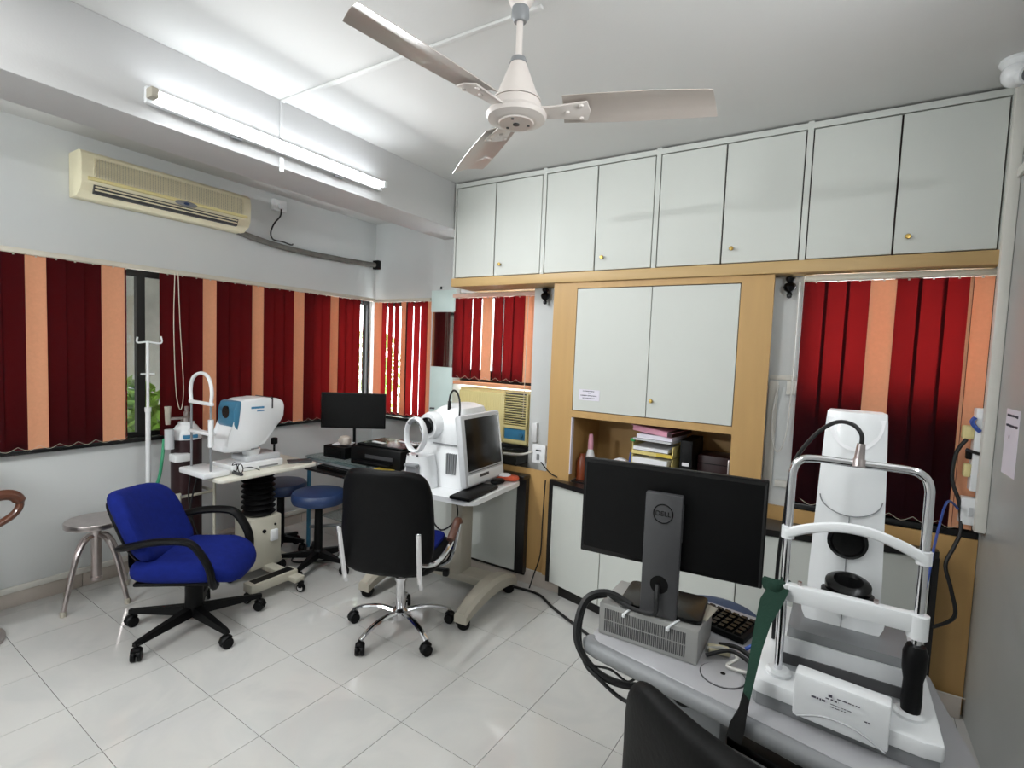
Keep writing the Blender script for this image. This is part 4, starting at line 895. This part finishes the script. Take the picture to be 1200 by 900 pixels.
for i in range(9):
    for j in range(5):
        if not (i or j): KM=MB().box((0,0,.004),(.021,.02,.008),None,.0,top=(.8,.8)).mesh('key',blkg)
        obj('key',KM,t,(-.13+i*.0265,-.052+j*.026,.02))
for k,(p,r,m,l) in enumerate((
 ([(-.26,1.52,.756),(-.20,1.55,.775),(-.14,1.53,.765),(-.11,1.49,.758),(-.13,1.56,.757)],.006,blackcab,'black cable coiled on the grey table before the keyboard'),
 ([(-.265,1.56,.756),(-.22,1.57,.765),(-.18,1.54,.765),(-.20,1.50,.756),(-.14,1.50,.756)],.005,whcab,'white cable coiled on the grey table before the keyboard'),
 ([(-.17,1.62,.757),(-.14,1.63,.775),(-.11,1.61,.765),(-.12,1.57,.757)],.006,bluecab,'short blue cable on the grey table beside the keyboard'),
 ([(-.24,1.60,.757),(-.19,1.60,.765),(-.14,1.57,.76),(-.10,1.53,.757)],.007,blackcab,'second black cable crossing the grey table'))): cable('loose_cable',p,r,m,l)
tag(MB().box((-.235,1.575,.754),(.06,.04,.014),.3,.004).build('adapter',cream),'small cream adapter among the cables on the grey table','adapter')
# scanner
t=thing('eye_scanner','tall white eye scanner with chrome head frame in the right foreground','eye instrument',(.06,1.475,.746),R(0))
MB().prism([(-.185,-.06),(-.175,-.08),(.145,-.112),(.18,-.105),(.185,.39),(-.185,.39)],.0,.030).build('dark_base',midgrey,t)
# base body
bp=[(-.19,-.066),(-.18,-.086),(.15,-.12),(.187,-.112),(.19,.40),(-.19,.40)]
MB().prism(bp,.030,.068,None,.008).build('base_body',whpl,t)
MB().prism([(-.095,-.107),(.09,-.129),(.095,-.082),(-.09,-.060)],.02,.125,None,.006).build('front_block',whpl,t)
MB().tube([(-.085,-.108,.022),(-.03,-.1155,.045),(.03,-.1235,.045),(.085,-.1295,.02)],.002,5).build('front_arc',ltgrey,t)
rr=random.Random(5); MF=T(0,-.122,.09)@RZ(-6.2)
scribble(t,ink,[(.012,-.025,-.016,.007),(.011,-.008,.035,.003),(.004,-.03,-.005,.004),(-.004,-.058,-.03,.006),(-.006,-.02,.02,.002),(-.012,-.02,.01,.002),(-.016,.045,.055,.004)],-.0012,rr,MF)
for s in (-1,1): MB().lathe([(.03,.04),(.03,.075),(.024,.08),(0,.08)],(s*.132,-.03,0),20).build('post_boss',whpl,t)
MB().loft([ring4(-.13,.15,.02,.34,.064,.02),ring4(-.12,.14,.04,.33,.16,.02)]).build('stage_block',midgrey,t)
MB().box((.01,.012,.10),(.28,.012,.09),RX(-12),.003).build('stage_front',ltgrey,t); MB().box((.01,.004,.095),(.285,.012,.025),RX(-12)).build('stage_slot',dkgrey,t)
# tower
def tw(z,w_,y0,y1,bow=.02): 
    n=7; r=[]
    for i in range(n): f=-1+2*i/(n-1); r.append((f*w_/2-.004,y0+bow*f*f,z))
    return r+[(w_/2*.9-.004,y1,z),(-w_/2*.9-.004,y1,z)]
MB().loft([tw(.10,.168,.125,.30),tw(.30,.165,.135,.29),tw(.55,.150,.15,.28),tw(.70,.138,.16,.27),tw(.728,.134,.168,.262)]).build('tower',whpl,t)
MB().loft([[(-.004+.095*math.cos(PI+PI*k/12),.112+.02*abs(math.cos(PI*k/12)),z+.0+.085*math.sin(PI+PI*k/12)) for k in range(13)]+[(.066,.16,z+.03),(-.114,.16,z+.03)] for z in (.20,)]*1+[[(-.004+.085*math.cos(PI+PI*k/12),.16,.20+.08*math.sin(PI+PI*k/12)) for k in range(13)]+[(.066,.17,.23),(-.114,.17,.23)]]).build('tower_apron',whpl,t)
cap=MB(); cap.loft([[(-.004+.064*math.cos(PI+PI*k/14),y,.712+.085*math.sin(PI+PI*k/14)) for k in range(15)] for y in (.158,.17)]); 
for v in cap.b.verts: v.co.y=(.1505 if v.co.y<.165 else .165)+.02*((v.co.x+.004)/.07)**2+(v.co.z-.60)*.07
cap.build('top_cap',papw,t)
MB().tube([(-.004+.07*math.cos(PI+PI*k/10),.141+.02*(math.cos(PI+PI*k/10))**2*.9,.50+.045*math.sin(PI+PI*k/10)) for k in range(11)],.0016,5,sub=2).tube([(-.004,.1405,.455),(-.004,.1245,.10)],.0012,5).build('seam_line',midgrey,t)
MB().lathe([(.046,-.01),(.046,.012),(.038,.02),(.034,.012),(0,.008)],(-.004,.139,.39),26,RX(90)).build('objective_lens',blkg,t)
MB().lathe([(.05,0),(.05,.015),(.04,.022),(.032,.024),(.028,.016),(0,.012)],(.002,.06,.292),26,RX(14)).build('chin_cup',blkg,t); MB().box((.002,.04,.279),(.115,.07,.018),None,.008).build('chin_cup_base',blk,t)
# head frame
MB().tube([(-.134,-.03,.07),(-.134,-.03,.30),(-.134,-.03,.54),(-.132,-.03,.592),(-.119,-.03,.615),(-.09,-.03,.624),(0,-.03,.624),(.09,-.03,.624),(.119,-.03,.615),(.132,-.03,.592),(.134,-.03,.54),(.134,-.03,.30),(.134,-.03,.07)],.0095,12).build('chrome_frame',chrome,t)
MB().tube([(-.136,-.04,.432),(-.09,-.047,.455),(-.03,-.05,.472),(.03,-.05,.472),(.09,-.047,.455),(.136,-.04,.432)],.012,8,flat=(1,.55)).cyl((-.134,-.03,.418),(-.134,-.03,.448),.015,n=12).cyl((.134,-.03,.418),(.134,-.03,.448),.015,n=12).build('forehead_band',whpl,t)
MB().b2((-.134,-.045,.262),(.134,-.018,.305),.005).cyl((.134,-.03,.25),(.134,-.03,.303),.02,n=16).cyl((-.134,-.03,.265),(-.134,-.03,.303),.018,n=16).build('chin_bar',whpl,t)
s=MB(); [s.cyl((x,-.03,.304),(x,-.03,.314),.005,n=8) for x in (-.10,.055)]; s.build('paper_pins',steel,t)
MB().loft([[((.134+r*math.cos(a)),(-.03+r*math.sin(a)),z) for a in [2*PI*k/14 for k in range(14)]] for z,r in ((.075,.018),(.10,.020),(.15,.0185),(.175,.023),(.215,.024),(.232,.018))]).build('foam_grip',blk,t)
lp=MB().cyl((.0,-.035,.617),(.0,-.03,.634),.014,n=14).cyl((0,-.03,.634),(.002,-.03,.672),.0115,.0085,n=14); lp.build('fixation_lamp',steel,t)
MB().tube([(.002,-.03,.67),(-.0,-.03,.695),(-.02,-.02,.715),(-.055,.0,.712),(-.10,.03,.665),(-.14,.06,.58),(-.15,.09,.45),(-.16,.11,.30),(-.16,.14,.07)],.005,7).build('lamp_cable',blackcab,t)
# green strap
st=MB(); P=[(-.080,1.432,1.043,.024),(-.088,1.42,1.03,.028),(-.10,1.41,1.00,.029),(-.110,1.395,.965,.022),(-.118,1.365,.91,.016),(-.124,1.34,.85,.013),(-.129,1.318,.80,.011)]
P2=[(-.129,1.318,.802,.011),(-.134,1.306,.765,.013),(-.142,1.298,.73,.021),(-.148,1.298,.70,.022)]
def ribbon(P): return MB().loft([[(x-w_*.8,y+.006,z+.004*((-1)**i)),(x+w_*.8,y-.01,z-.004),(x+w_*.8,y-.004,z-.004),(x-w_*.8,y+.014,z)] for i,(x,y,z,w_) in enumerate(P)])
t2=thing('head_strap','dark green cloth strap hanging from the left post of the chrome frame','strap',(0,0,0)); ribbon(P).build('strap',greenf,t2); ribbon(P2).build('strap_tail',worn,t2); MB().tube([(-.118,1.455,1.032),(-.09,1.425,1.042),(-.062,1.455,1.036)],.017,8,flat=(1,.5)).build('strap_loop',greenf,t2)
